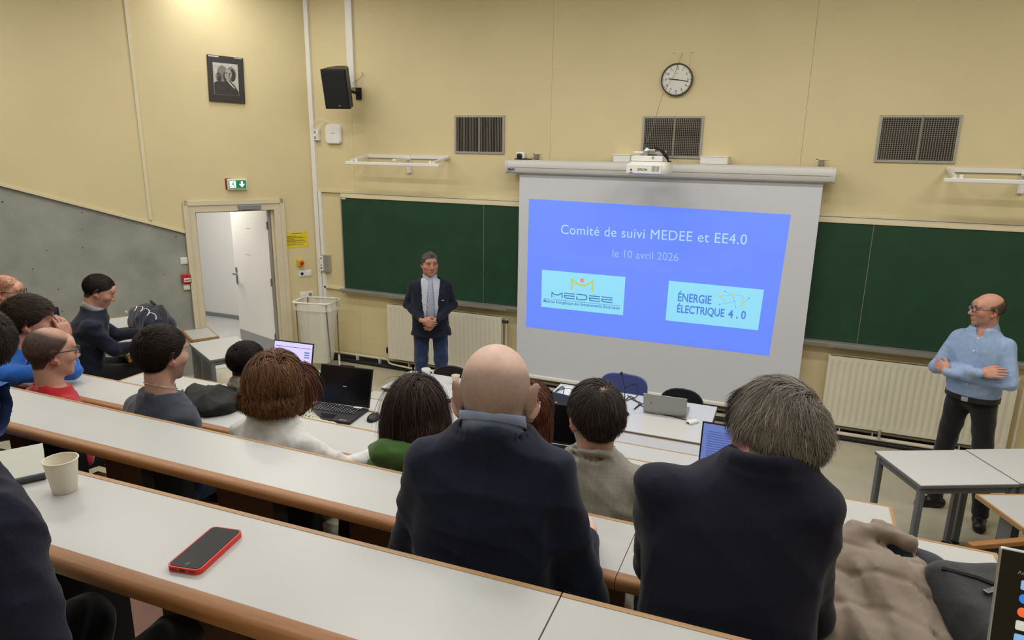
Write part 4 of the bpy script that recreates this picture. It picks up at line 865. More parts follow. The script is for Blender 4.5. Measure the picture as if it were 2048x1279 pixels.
# ------------------------------------------------------------------ implicit-surface modelling for people and soft things
f32 = np.float32
def axis_pts(lo, hi, h, fine=None):
    if fine is None: return np.arange(lo, hi+h, h, dtype=f32)
    a, b_, hf = fine; a = max(a, lo); b_ = min(b_, hi)
    return np.unique(np.concatenate([np.arange(lo, a, h), np.arange(a, b_, hf), np.arange(b_, hi+h, h)]).astype(f32))
class SDF:
    def __init__(s, lo, hi, h, fx=None, fy=None, fz=None):
        s.ax = [axis_pts(lo[i], hi[i], h, (fx, fy, fz)[i]) for i in range(3)]
        s.D = np.full([len(a) for a in s.ax], 1.0, f32)
    def sub(s, lo, hi):
        sl = []
        for a, l, h in zip(s.ax, lo, hi):
            i0 = max(np.searchsorted(a, l)-1, 0); i1 = min(np.searchsorted(a, h)+1, len(a)); sl.append(slice(i0, max(i1, i0)))
        sl = tuple(sl)
        return sl, s.ax[0][sl[0]][:, None, None], s.ax[1][sl[1]][None, :, None], s.ax[2][sl[2]][None, None, :]
    def put(s, sl, d, k, op):
        if s.D[sl].size == 0: return
        A = s.D[sl]; d = d.astype(f32)
        if op == '-': A, d, sg = -A, d, -1
        else: sg = 1
        if k > 0:
            h = np.maximum(k-np.abs(A-d), 0)/k; r_ = np.minimum(A, d)-h*h*k*0.25
        else: r_ = np.minimum(A, d)
        s.D[sl] = sg*r_
    def rc(s, a, b_, ra, rb, k=0.02, op='+'):
        a = np.array(a, float); b_ = np.array(b_, float); m = max(ra, rb)+k+0.02
        sl, X, Y, Z = s.sub(np.minimum(a, b_)-m, np.maximum(a, b_)+m)
        ba = b_-a; q = max(float(ba@ba), 1e-9)
        t = np.clip(((X-a[0])*ba[0]+(Y-a[1])*ba[1]+(Z-a[2])*ba[2])/q, 0, 1)
        d = np.sqrt((X-a[0]-t*ba[0])**2+(Y-a[1]-t*ba[1])**2+(Z-a[2]-t*ba[2])**2)-(ra+(rb-ra)*t)
        s.put(sl, d, k, op)
    def chain(s, pts, rs, k=0.02):
        for i in range(len(pts)-1): s.rc(pts[i], pts[i+1], rs[i], rs[i+1], k)
    def ell(s, c, r_, k=0.02, op='+', R=None, fr=None):
        # fr = (Rot, origin): c and R are given in that frame
        c = np.array(c, float); r_ = np.array(r_, float); R = np.eye(3) if R is None else np.array(R)
        if fr is not None: c = fr[0] @ c+fr[1]; R = fr[0] @ R
        m = r_.max()+k+0.02; sl, X, Y, Z = s.sub(c-m, c+m); X = X-c[0]; Y = Y-c[1]; Z = Z-c[2]
        l = [(R[0, i]*X+R[1, i]*Y+R[2, i]*Z) for i in range(3)]
        k0 = np.sqrt(sum((l[i]/r_[i])**2 for i in range(3))); k1 = np.sqrt(sum((l[i]/r_[i]**2)**2 for i in range(3)))+1e-9
        s.put(sl, k0*(k0-1)/k1, k, op)
    def frc(s, a, b_, ra, rb, k, fr, op='+'): s.rc(fr[0] @ np.array(a)+fr[1], fr[0] @ np.array(b_)+fr[1], ra, rb, k, op)
    def rbox(s, c, hs, r_, k=0.02, R=None, op='+'):
        c = np.array(c, float); hs = np.array(hs, float); R = np.eye(3) if R is None else np.array(R); m = np.linalg.norm(hs)+k+0.02
        sl, X, Y, Z = s.sub(c-m, c+m); X = X-c[0]; Y = Y-c[1]; Z = Z-c[2]
        q = [np.abs(R[0, i]*X+R[1, i]*Y+R[2, i]*Z)-(hs[i]-r_) for i in range(3)]
        d = np.sqrt(sum(np.maximum(x, 0)**2 for x in q))+np.minimum(np.maximum(np.maximum(q[0], q[1]), q[2]), 0)-r_; s.put(sl, d, k, op)
    def quilt(s, dirv, per, amp):
        X, Y, Z = s.ax[0][:, None, None], s.ax[1][None, :, None], s.ax[2][None, None, :]; t = (X*dirv[0]+Y*dirv[1]+Z*dirv[2])/per+0.25*np.sin(X*14)+0.15*np.sin(Y*17)
        s.D = s.D-(amp*(1-np.exp(-(np.sin(math.pi*t)/0.28)**2))).astype(f32)
    def loft(s, tab, k=0.03, shrink=0.0, e=2.3):       # rows (z, cx, cy, rx, ry)
        tab = np.array(tab, float); z0, z1 = tab[0, 0], tab[-1, 0]; mx = (tab[:, 3]).max()+0.06
        cx, cy = tab[:, 1], tab[:, 2]
        sl, X, Y, Z = s.sub((cx.min()-mx, cy.min()-mx, z0-0.06), (cx.max()+mx, cy.max()+mx, z1+0.06))
        zz = Z.ravel(); zi = np.linspace(z0, z1, 80); cols = []
        for j in range(1, 5):
            v = np.interp(zi, tab[:, 0], tab[:, j]); kr = np.array([1, 2, 3, 2, 1])/9.; v = np.convolve(np.pad(v, 2, mode='edge'), kr, 'valid')
            cols.append(np.interp(zz, zi, v)[None, None, :])
        rx_, ry_ = np.maximum(cols[2]-shrink, 0.01), np.maximum(cols[3]-shrink, 0.01)
        q = (np.abs((X-cols[0])/rx_)**e+np.abs((Y-cols[1])/ry_)**e)**(1/e)
        d = (q-1)*np.minimum(rx_, ry_); dz = np.maximum(z0+shrink-Z, Z-z1+shrink)
        s.put(sl, np.maximum(d, dz+0*d), k, '+')
    def cut(s, p, n, k=0.004, sl=None):                # remove the half space on the side of n
        X, Y, Z = s.ax[0][:, None, None], s.ax[1][None, :, None], s.ax[2][None, None, :]
        n = np.array(n, float); n = n/np.linalg.norm(n); d = (X-p[0])*n[0]+(Y-p[1])*n[1]+(Z-p[2])*n[2]
        s.D = np.maximum(s.D, d.astype(f32))
    def wrinkle(s, amp, wl, seed=0, stretch=(1, 1, 1), mask=None):
        rs = np.random.RandomState(seed); X, Y, Z = s.ax[0][:, None, None]*stretch[0], s.ax[1][None, :, None]*stretch[1], s.ax[2][None, None, :]*stretch[2]
        N = 0
        for i in range(5):
            d = rs.normal(size=3); d /= np.linalg.norm(d); f = 2*math.pi/wl*(0.6+1.1*rs.rand()); ph_ = rs.rand()*6.28
            d2 = rs.normal(size=3); d2 /= np.linalg.norm(d2)
            w2 = 1.1*np.sin((d2[0]*X+d2[1]*Y+d2[2]*Z)*2*math.pi/(wl*2.6)+ph_*2)
            s_ = np.sin((d[0]*X+d[1]*Y+d[2]*Z)*f*0.5+ph_+w2); N = N+(1.0-1.9*np.sqrt(np.abs(s_)+0.02))
        N = -amp*N/2.0
        if mask is not None: N = N*mask(s.ax[0][:, None, None], s.ax[1][None, :, None], s.ax[2][None, None, :])
        s.D = s.D+N.astype(f32)
    def mesh(s):
        D = s.D; I = D < 0; nx, ny, nz = D.shape
        c = [I[dx:nx-1+dx, dy:ny-1+dy, dz:nz-1+dz] for dx in (0, 1) for dy in (0, 1) for dz in (0, 1)]
        cnt = sum(x.astype(np.int8) for x in c); act = (cnt > 0) & (cnt < 8)
        idx = np.full(act.shape, -1, np.int64); ii, jj, kk = np.nonzero(act); n = len(ii); idx[ii, jj, kk] = np.arange(n)
        offs = [(dx, dy, dz) for dx in (0, 1) for dy in (0, 1) for dz in (0, 1)]
        val = np.stack([D[ii+o_[0], jj+o_[1], kk+o_[2]] for o_ in offs], 1)
        acc = np.zeros((n, 3)); num = np.zeros(n)
        for a in range(8):
            for b_ in range(a+1, 8):
                if sum(abs(offs[a][q]-offs[b_][q]) for q in range(3)) != 1: continue
                va, vb = val[:, a], val[:, b_]; m = (va < 0) != (vb < 0)
                t = np.where(m, va/np.where(m, va-vb, 1), 0)
                for q in range(3): acc[:, q] += np.where(m, offs[a][q]+t*(offs[b_][q]-offs[a][q]), 0)
                num += m
        acc /= num[:, None]
        base = (ii, jj, kk); V = np.empty((n, 3))
        for q in range(3):
            A = s.ax[q]; V[:, q] = A[base[q]]+acc[:, q]*(A[base[q]+1]-A[base[q]])
        F = []
        for q in range(3):
            r1, r2 = (q+1) % 3, (q+2) % 3
            a = [slice(None)]*3; b_ = [slice(None)]*3; a[q] = slice(0, -1); b_[q] = slice(1, None)
            for r_ in (r1, r2): a[r_] = slice(1, -1); b_[r_] = slice(1, -1)
            ia, ib = I[tuple(a)], I[tuple(b_)]; e = np.argwhere(ia != ib); flip = ia[ia != ib]
            if len(e) == 0: continue
            e = e.copy(); e[:, r1] += 1; e[:, r2] += 1
            def cell(d1, d2):
                p = e.copy(); p[:, r1] -= d1; p[:, r2] -= d2; return idx[p[:, 0], p[:, 1], p[:, 2]]
            Q = np.stack([cell(1, 1), cell(0, 1), cell(0, 0), cell(1, 0)], 1); Q[~flip] = Q[~flip][:, ::-1]
            F.append(Q)
        F = np.concatenate(F) if F else np.zeros((0, 4), int)
        return V, F[(F >= 0).all(1)]
def np_mesh(name, V, F, mats, parent, color=None, smooth=True, fmat=None, label=None):
    me = bpy.data.meshes.new(name); n, m = len(V), len(F); k = F.shape[1]
    me.vertices.add(n); me.vertices.foreach_set('co', np.ascontiguousarray(V, f32).ravel())
    me.loops.add(m*k); me.loops.foreach_set('vertex_index', np.ascontiguousarray(F, np.int32).ravel())
    me.polygons.add(m); me.polygons.foreach_set('loop_start', np.arange(0, m*k, k, dtype=np.int32))
    if not isinstance(mats, (list, tuple)): mats = [mats]
    for x in mats: me.materials.append(MAT[x])
    if fmat is not None: me.polygons.foreach_set('material_index', np.ascontiguousarray(fmat, np.int32))
    me.polygons.foreach_set('use_smooth', np.full(m, smooth))
    me.update(calc_edges=True); me.validate()
    if color is not None:
        at = me.color_attributes.new('Col', 'FLOAT_COLOR', 'POINT'); c = np.ones((n, 4), f32); c[:, :3] = color; at.data.foreach_set('color', c.ravel())
    o = bpy.data.objects.new(name, me); COL.objects.link(o); o.parent = parent
    if label: o['label'] = label
    return o
def rot3(yaw=0, pitch=0, roll=0):        # facing +y; yaw left +, pitch up +, roll to own right +
    return np.array((Matrix.Rotation(rad(yaw), 3, 'Z') @ Matrix.Rotation(rad(pitch), 3, 'X') @ Matrix.Rotation(rad(roll), 3, 'Y')))
def L3(h): return np.array(lin(h)[:3])
mat('skin', 'c08a70', 0.5, attr=True, sss=0.06, spec=0.35, noise=0.06, nscale=60)
mat('hair', '2a1c14', 0.55, attr=True, spec=0.22)
mat('eye_white', 'e0dcd6', 0.2); mat('iris', '2b1d14', 0.2)
mat('glass_frame', '22242c', 0.35); mat('glass_pale', 'b9a8a0', 0.35, metal=0.4); mat('lens', 'dfe6ea', 0.05, alpha=0.18)
# ---- head
def head_sdf(S, fr, sc=1.0, jaw=1.0, fat=0.0, ear=1.0, nose=1.0):
    def v(*a): return tuple(x*sc for x in a)
    S.ell(v(0, -0.008, 0.032), v(0.077, 0.099, 0.09), 0.02, fr=fr)
    S.ell(v(0, 0.022, -0.02), v(0.066+fat*0.5, 0.072, 0.075), 0.025, fr=fr)
    S.ell(v(0, 0.03, -0.062), v((0.052+fat)*jaw, 0.058, 0.05+fat*0.3), 0.03, fr=fr)
    S.ell(v(0, 0.072, -0.098), v(0.024, 0.02, 0.02), 0.025, fr=fr)
    S.ell(v(0, 0.078, 0.04), v(0.055, 0.02, 0.03), 0.03, fr=fr)
    for sx_ in (-1, 1):
        S.ell(v(sx_*0.042, 0.062, -0.022), v(0.024+fat*0.4, 0.024, 0.024), 0.02, fr=fr)
        S.ell(v(sx_*0.033, 0.1, 0.013), v(0.021, 0.014, 0.012), 0.012, '-', fr=fr)
        S.ell(v(sx_*0.032, 0.089, 0.03), v(0.024, 0.009, 0.006), 0.01, fr=fr)
        S.ell(v(sx_*0.032, 0.083, 0.011), v(0.0135, 0.0125, 0.0115), 0.004, fr=fr)
        S.ell(v(sx_*0.011, 0.103, -0.033), v(0.009, 0.011, 0.008), 0.008, fr=fr)
    S.frc(v(0, 0.09, 0.018), v(0, 0.114*nose, -0.026), 0.0085*sc, 0.012*sc, 0.012, fr)
    S.ell(v(0, 0.092, -0.058), v(0.025, 0.012, 0.0065), 0.007, fr=fr)
    S.ell(v(0, 0.091, -0.07), v(0.022, 0.012, 0.007), 0.007, fr=fr)
    S.ell(v(0, 0.106, -0.0635), v(0.024, 0.006, 0.0016), 0.004, '-', fr=fr)
    e = ear
    for sx_ in (-1, 1):
        R = np.array(Matrix.Rotation(rad(-sx_*34), 3, 'Z') @ Matrix.Rotation(rad(-10), 3, 'X'))
        S.ell(v(sx_*(0.079+0.006*e), -0.012, -0.002), v(0.0075*e, 0.021*e, 0.032*e), 0.006, fr=fr, R=R)
        S.ell(v(sx_*(0.075+0.003*e), 0.001, -0.03*e), v(0.008*e, 0.011*e, 0.013*e), 0.008, fr=fr)
        S.ell(v(sx_*(0.09+0.003*e), -0.002, 0.003), v(0.006*e, 0.011*e, 0.019*e), 0.004, '-', fr=fr, R=R)
def skin_tone(h):
    c = L3(h); return c*0.86+0.14*c.mean()
def head_color(p, spec, sc):
    p = p/sc; n = len(p); base = skin_tone(spec.get('skin', 'c08a70')); C = np.tile(base, (n, 1))
    def blend(m, col): C[:] = C*(1-m[:, None])+col*m[:, None]
    def blob(c, r_): return np.clip(1.3-np.sqrt((((p-np.array(c))/np.array(r_))**2).sum(1)), 0, 1)
    red = L3(spec.get('blush', 'b4685a'))
    for sx_ in (-1, 1):
        blend(0.55*blob((sx_*0.045, 0.07, -0.025), (0.03, 0.04, 0.025)), red)
        blend(0.75*blob((sx_*0.086, -0.008, -0.002), (0.02, 0.03, 0.04)), red)
        blend(np.clip(1.3*blob((sx_*0.033, 0.096, 0.0335), (0.022, 0.014, 0.006)), 0, 1)*0.9, L3(spec.get('brow', '3a2c24')))
        blend(blob((sx_*0.032, 0.094, 0.011), (0.012, 0.008, 0.005))*0.8, L3('6b4c42'))
        blend(blob((sx_*0.032, 0.096, 0.0108), (0.0065, 0.008, 0.0052)), L3('1d1512'))
        blend(blob((sx_*0.032, 0.094, 0.0185), (0.014, 0.008, 0.002))*0.7, L3('4a302a'))
    blend(0.4*blob((0, 0.112, -0.025), (0.018, 0.02, 0.02)), red)
    blend(blob((0, 0.1, -0.064), (0.024, 0.014, 0.0105))*0.7, L3('a35a52'))
    if spec.get('beard'):
        bc, bs_ = spec['beard']; m = sstep(-0.02, -0.045, p[:, 2])*sstep(-0.02, 0.012, p[:, 1])*sstep(-0.135, -0.11, p[:, 2])
        lipm = blob((0, 0.1, -0.064), (0.026, 0.02, 0.013)); chk = blob((0, 0.1, -0.03), (0.04, 0.05, 0.012))
        blend(m*bs_*(1-np.clip(lipm*2, 0, 1))*(1-np.clip(chk, 0, 1)), L3(bc))
    if 'scalp' in spec:
        fn, col, amt = spec['scalp']; rs = np.random.RandomState(1)
        m = np.clip(fn(p), 0, 1)*amt*(0.93+0.14*rs.rand(n)); blend(np.clip(m, 0, 1), L3(col))
    return C
# ---- hair strands (ribbons over a base volume)
def sstep(a, b_, x): t = np.clip((x-a)/(b_-a), 0, 1); return t*t*(3-2*t)
HC0 = np.array((0, -0.008, 0.032)); HR0 = np.array((0.077, 0.099, 0.09))
def hair_mesh(name, parent, fr, sc, spec, neck=None):
    rs = np.random.RandomState(spec.get('seed', 0)); n = spec['n']; R, o_ = fr; down = R.T @ np.array((0, 0, -1.0))
    d = rs.normal(size=(n*4, 3)); d /= np.linalg.norm(d, axis=1)[:, None]; root = HC0+d*HR0
    m = spec['mask'](root); root = root[rs.rand(len(root)) < m][:n]; n = len(root)
    nrm = (root-HC0)/HR0**2; nrm /= np.linalg.norm(nrm, axis=1)[:, None]
    sd_ = float(spec.get('seed', 0)); crown = np.array(spec.get('crown', (0.01, -0.075, 0.09)))
    def comb(p):
        t = p-crown; nn = (p-HC0)/HR0**2; nn /= np.linalg.norm(nn, axis=1)[:, None]
        sw = np.cross(nn, t)*spec.get('swirl', 0.3); t = t+sw+np.array(spec.get('dir', (0, 0, 0)))
        fl_ = spec.get('flow', 0.03); t = t+fl_*np.stack([np.sin(95*p[:, 1]+60*p[:, 2]+sd_), np.sin(80*p[:, 2]+70*p[:, 0]+2*sd_), np.sin(90*p[:, 0]+65*p[:, 1]+3*sd_)], 1)
        t = t+down*(0.25*sstep(0.03, -0.05, p[:, 2]))[:, None]
        t = t-nn*(t*nn).sum(1)[:, None]; return t/(np.linalg.norm(t, axis=1)[:, None]+1e-6), nn
    segs = spec.get('segs', 6); Ln = spec['len'](root) if callable(spec['len']) else np.full(n, spec['len']); Ln = Ln*(0.75+0.5*rs.rand(n))
    if spec.get('earclear', 0): Ln = Ln*(1-spec['earclear']*sstep(0.048, 0.066, np.abs(root[:, 0]))*sstep(0.065, 0.03, root[:, 2])*sstep(-0.06, -0.02, root[:, 1]))
    if spec.get('taper'): Ln = Ln*(0.22+0.78*sstep(-0.075, 0.03, root[:, 2]-0.25*np.maximum(root[:, 1], 0)))
    lay = spec.get('layer', 0.1)*(0.35+0.65*rs.rand(n)); lift = spec.get('lift', 0.3); g = spec.get('gravity', 0.3); wav = spec.get('wave', 0.0); ph_ = (np.floor(rs.rand(n)*14)/14+0.04*rs.rand(n))*6.28
    t, nn = comb(root); dv = t*(1-lift)+nn*lift+spec.get('jit', 0.15)*rs.normal(size=(n, 3)); dv /= np.linalg.norm(dv, axis=1)[:, None]
    P = [root.copy()]; p = root.copy(); sides = []
    for i in range(segs):
        t, nn = comb(p); fr_ = (i+1)/segs
        side = np.cross(dv, nn); side /= np.linalg.norm(side, axis=1)[:, None]+1e-6
        dv = dv+0.35*t*spec.get('hold', 1.0)*(1-fr_)+g*down+side*(wav*np.sin(ph_+i*spec.get('wfreq', 1.6)))[:, None]+spec.get('curlin', 0)*fr_*(-nn)
        dv /= np.linalg.norm(dv, axis=1)[:, None]
        p = p+dv*(Ln/segs)[:, None]
        q = (p-HC0)/HR0; e = np.linalg.norm(q, axis=1); mn = 1.02+lay*sstep(-0.15, 0.3, fr_)
        push = np.where(e < mn, mn/np.maximum(e, 1e-6), 1); low = p[:, 2] < -0.03
        pp_ = HC0+q*push[:, None]*HR0
        rxy = np.hypot(p[:, 0], (p[:, 1]+0.02)); rn = spec.get('necker', 0.068)+0.08*lay
        s_ = np.where(rxy < rn, rn/np.maximum(rxy, 1e-6), 1); pl = np.stack([p[:, 0]*s_, (p[:, 1]+0.02)*s_-0.02, p[:, 2]], 1)
        p = np.where(low[:, None], pl, pp_); P.append(p.copy())
    P = np.stack(P, 1); Tn = np.gradient(P, axis=1); nn = (P-HC0); nn /= np.linalg.norm(nn, axis=2)[:, :, None]
    sd = np.cross(Tn, nn); sd /= np.linalg.norm(sd, axis=2)[:, :, None]+1e-9; sd = sd+nn*(0.5*(rs.rand(n)-0.5))[:, None, None]
    w0 = spec.get('width', 0.004)*(0.6+0.8*rs.rand(n)); tt = np.linspace(0, 1, segs+1); wd = w0[:, None]*(1-0.75*tt[None, :]**2)
    A = P-sd*wd[:, :, None]/2; B = P+sd*wd[:, :, None]/2; V = np.stack([A, B], 2).reshape(-1, 3)*sc; V = V @ R.T+o_
    b0 = np.arange(n)[:, None]*(segs+1)*2; k = np.arange(segs)[None, :]*2; q = (b0+k)[:, :, None]+np.array([0, 1, 3, 2])[None, None, :]; F = q.reshape(-1, 4)
    cols = [L3(c) for c in spec['cols']]; ci = rs.rand(n)*(len(cols)-1); i0 = np.floor(ci).astype(int); fr2 = (ci-i0)[:, None]; ca = np.array(cols)
    cs_ = ca[i0]*(1-fr2)+ca[np.minimum(i0+1, len(cols)-1)]*fr2
    tone = np.sin(120*root[:, 0]+70*root[:, 1]+sd_)*np.sin(100*root[:, 2]-60*root[:, 1]+2*sd_); cs_ = cs_*(1+spec.get('tone', 0.25)*tone)[:, None]
    if spec.get('colfn'): cs_ = spec['colfn'](root, cs_)
    C = np.repeat(cs_, (segs+1)*2, axis=0)
    if spec.get('base'):
        S = SDF(o_-0.26*sc, o_+0.2*sc, 0.009); spec['base'](S, fr, sc); V2, F2 = S.mesh(); C2 = np.tile(ca[0]*0.75, (len(V2), 1))
        F = np.concatenate([F, F2+len(V)]); V = np.concatenate([V, V2]); C = np.concatenate([C, C2])
    return np_mesh(name, V, F, 'hair', parent, C)
# ---- hand: local frame x to the fingertips, z back of hand, y towards the thumb (mirrored for the other hand)
def hand_mesh(fr, flex=(35, 35, 20), spread=0.0, thumb=(30, 20), sc=1.0, mir=1, h=0.0036):
    S = SDF((-0.05, -0.085, -0.09), (0.2, 0.085, 0.06), h)
    def y(a): return a*mir
    S.rc((-0.04, 0, 0), (0.01, 0, 0), 0.024, 0.024, 0.01)
    S.ell((0.045, 0, 0), (0.052, 0.042, 0.0165), 0.015); S.ell((0.035, y(0.024), -0.008), (0.034, 0.018, 0.016), 0.015)
    tips = []
    for i, (yb, L_, r_) in enumerate(((0.03, 0.068, 0.0085), (0.010, 0.077, 0.0088), (-0.011, 0.071, 0.0085), (-0.030, 0.056, 0.0075))):
        p = np.array((0.086-0.004*abs(i-1), y(yb), 0.002)); an = 0.0; out = spread*(1.2-i)*0.06
        S.rc((0.04, y(yb*0.8), 0.002), p, 0.012, 0.0102, 0.01); q = [p]
        for j, (f_, l) in enumerate(zip(flex, (0.46, 0.31, 0.23))):
            an += rad(f_*(1+0.06*i)); d = np.array((math.cos(an), y(out), -math.sin(an))); q.append(q[-1]+d*L_*l*1.0)
        for j in range(3): S.rc(q[j], q[j+1], r_*(1.06-0.1*j), r_*(0.98-0.11*j), 0.003)
    a1, a2 = rad(thumb[0]), rad(thumb[1]); p0 = np.array((0.012, y(0.026), -0.008)); p1 = p0+np.array((0.036*math.cos(a1), y(0.03*math.sin(a1)+0.004), -0.012)); p2 = p1+np.array((0.03*math.cos(a2), y(0.02*math.sin(a2)), -0.006)); p3 = p2+np.array((0.024, y(0.003), -0.005))
    S.rc(p0, p1, 0.0165, 0.012, 0.012); S.rc(p1, p2, 0.0112, 0.0098, 0.004); S.rc(p2, p3, 0.0098, 0.0078, 0.004)
    V, F = S.mesh(); return (V*sc) @ fr[0].T+fr[1], F
def hframe(wrist, fingers, back):        # world frame from wrist point, finger direction, back-of-hand direction
    x = np.array(fingers, float); x /= np.linalg.norm(x); z = np.array(back, float); z -= x*(z@x); z /= np.linalg.norm(z); y_ = np.cross(z, x)
    return np.stack([x, y_, z], 1), np.array(wrist, float)
# ---- person
TORSO = [(0.0, .165, .126), (.2, .16, .118), (.4, .162, .116), (.58, .174, .118), (.72, .182, .116), (.81, .176, .106), (.88, .15, .094), (.94, .112, .08), (1.0, .07, .066)]
JACKET = [(0.0, .17, .13), (.3, .172, .125), (.6, .186, .122), (.76, .196, .116), (.86, .192, .106), (.93, .165, .092), (.97, .122, .08), (1.0, .076, .07)]
def person(label, head, rz, floor, spec):
    """head: world position of head centre; rz: body heading; floor: level the feet stand on"""
    c, s_ = math.cos(rz), math.sin(rz); lean = spec.get('lean', 0.06); side = spec.get('side', 0.0)
    root = np.array((head[0]+s_*lean-c*side, head[1]-c*lean-s_*side, floor)); P = empty('person', tuple(root), rz, label, 'person', spec.get('group'))
    sc = spec.get('hs', 1.0); hz = head[2]-floor; hc = np.array((side, lean, hz)); fr = (rot3(*spec.get('look', (0, 0, 0))), hc)
    seated = spec.get('seated', True); hip = spec.get('hip', 0.45 if seated else 0.9); nb = hz-spec.get('nk', 0.132)*sc; wf, df = spec.get('wf', 1.0), spec.get('df', 1.0)
    tab0 = spec.get('torso', TORSO); lf = lambda t: lean*0.75*t**1.3; st_ = spec.get('straight', 0)
    cxf = lambda t: side*0.75*float(sstep(0.8, 1.0, np.array(t))) if st_ else side*t
    tab = [(hip+(nb-hip)*t, cxf(t), lf(t)+(0.03*math.sin(t*3.14) if spec.get('slump') else 0)*-1, rx_*wf*(1 if t < .95 else 1/wf), ry_*df*(1 if t < .95 else 1/df)) for t, rx_, ry_ in tab0]
    shz = hip+(nb-hip)*spec.get('sht', 0.80); shy = lf(0.8); sw = 0.156*wf
    arms = {}
    for sg, nm in ((1, 'R'), (-1, 'L')):
        a = spec.get('arm'+nm); sh = np.array((sg*sw+(0 if st_ else side*0.85), shy+(-0.02 if spec.get('slump') else 0), shz))
        if a is None: a = ((sg*0.205*wf, shy+0.03, shz-0.26), (sg*0.09, 0.24, 0.62))
        arms[nm] = (sh, np.array(a[0], float), np.array(a[1], float))
    ab = spec.get('armr', (0.056, 0.048, 0.034))
    lo = np.array((-0.5, -0.35, hip-0.12)); hi = np.array((0.5, 0.62, hz+0.16))
    # body: continuous skin surface, mostly under the clothes
    S = SDF((-0.42, min(-0.22, lean-0.2), hip-0.05), (0.42, lean+0.42, hz+0.15), 0.013, fx=(side-0.11*sc, side+0.11*sc, spec.get('hh', 0.0045)), fy=(lean-0.135*sc, lean+0.14*sc, spec.get('hh', 0.0045)), fz=(nb-0.01, hz+0.14*sc, spec.get('hh', 0.0045)))
    S.loft(tab, 0.02, shrink=0.022)
    for sh, el, wr_ in arms.values(): S.rc(sh, el, ab[0]-0.02, ab[1]-0.016, 0.02); S.rc(el, wr_, ab[1]-0.016, 0.022, 0.02)
    nk = spec.get('neckr', 0.056)
    S.rc((cxf(1.0), lf(1.0)-0.005, nb-0.02), fr[1]+fr[0] @ np.array((0, -0.022, -0.05)), nk*1.1, nk, 0.03)
    head_sdf(S, fr, sc, spec.get('jaw', 1.0), spec.get('fat', 0.0), spec.get('ear', 1.0), spec.get('nose', 1.0))
    V, F = S.mesh(); hl = (V-hc) @ fr[0]; C = head_color(hl, spec, sc)
    skin = skin_tone(spec.get('skin', 'c08a70')); hk = skin_tone(spec.get('handskin', spec.get('skin', 'c08a70')))
    far = np.clip((np.linalg.norm(hl, axis=1)-0.2)/0.02, 0, 1)[:, None]; C = C*(1-far)+skin*far
    hds = dict(spec.get('hands', {}))
    for nm, sg in (('R', 1), ('L', -1)):
        if nm not in hds: w0_, e0_ = arms[nm][2], arms[nm][1]; dd_ = (w0_-e0_)/np.linalg.norm(w0_-e0_); hds[nm] = dict(fr=(w0_+dd_*0.01, dd_*np.array((1, 1, 0.3))+np.array((-sg*0.3, 0.1, 0)), (0, 0.1, 1)), flex=(18, 25, 15))
    for nm, hd in hds.items():
        hv, hf = hand_mesh(hframe(*hd['fr']), hd.get('flex', (30, 35, 20)), hd.get('spread', 0.0), hd.get('thumb', (30, 20)), hd.get('sc', 1.0), 1 if nm == 'R' else -1)
        F = np.concatenate([F, hf+len(V)]); V = np.concatenate([V, hv]); C = np.concatenate([C, np.tile(hk, (len(hv), 1))])
    np_mesh('body', V, F, 'skin', P, C)
    # upper garment
    t = spec['top']; lo_ = np.array((-0.47, min(-0.3, lean-0.3), t.get('hem', hip-0.06)-0.02)); hi_ = np.array((0.47, max(lean+0.3, max(a[2][1] for a in arms.values())+0.07), nb+0.1))
    for a in arms.values():
        lo_ = np.minimum(lo_, np.minimum(a[1], a[2])-0.09); hi_[:2] = np.maximum(hi_, np.maximum(a[1], a[2])+0.09)[:2]; hi_[2] = max(hi_[2], a[2][2]+0.07)
    G = SDF(lo_, hi_, t.get('h', 0.0085)); tb2 = [r_ for r_ in tab]
    if t.get('hem') is not None: tb2 = [(t['hem'], 0, t.get('hemcy', 0.0), tab[0][3]*t.get('hemw', 1.05), tab[0][4]*t.get('hemd', 1.1))]+tb2
    up_ = t.get('neckline', nb-0.012); tb2 = [r_ for r_ in tb2 if r_[0] <= nb+1e-6]
    tb2 = [(z_, a_, b2, max(c_, nk*1.1+0.02), max(d_, nk*1.1+0.02)) for z_, a_, b2, c_, d_ in tb2]
    G.loft(tb2, 0.02, shrink=-t.get('ease', 0.0), e=t.get('e', 2.3))
    for b_ in t.get('bulges', []): G.ell(*b_[:2], 0.05)
    for nm, (sh, el, wr_) in arms.items():
        G.rc(sh, el, ab[0]+t.get('ease', 0)*0.6, ab[1], 0.035)
        if t.get('sleeve', 'long') == 'long': G.rc(el, wr_, ab[1], ab[2], 0.025)
    if t.get('pads'):
        for sg in (-1, 1): G.ell((sg*sw*0.93+(0 if st_ else side*0.85), shy, shz+0.028), (0.075, 0.065, 0.035), 0.03)
    ro = nk*1.04; G.rc((cxf(1.0), lf(1.0), nb+ro*0.92), (side, lf(1.0)+0.01, nb+0.25), ro, ro*1.1, 0.008, '-')
    if t.get('scoop'): G.ell((side, lf(1.0)+0.02, nb+0.03), (t['scoop'], t['scoop']*1.05, 0.05), 0.006, '-')
    if t.get('hood'):
        for c_, r_ in t['hood']: G.ell(c_, r_, 0.035)
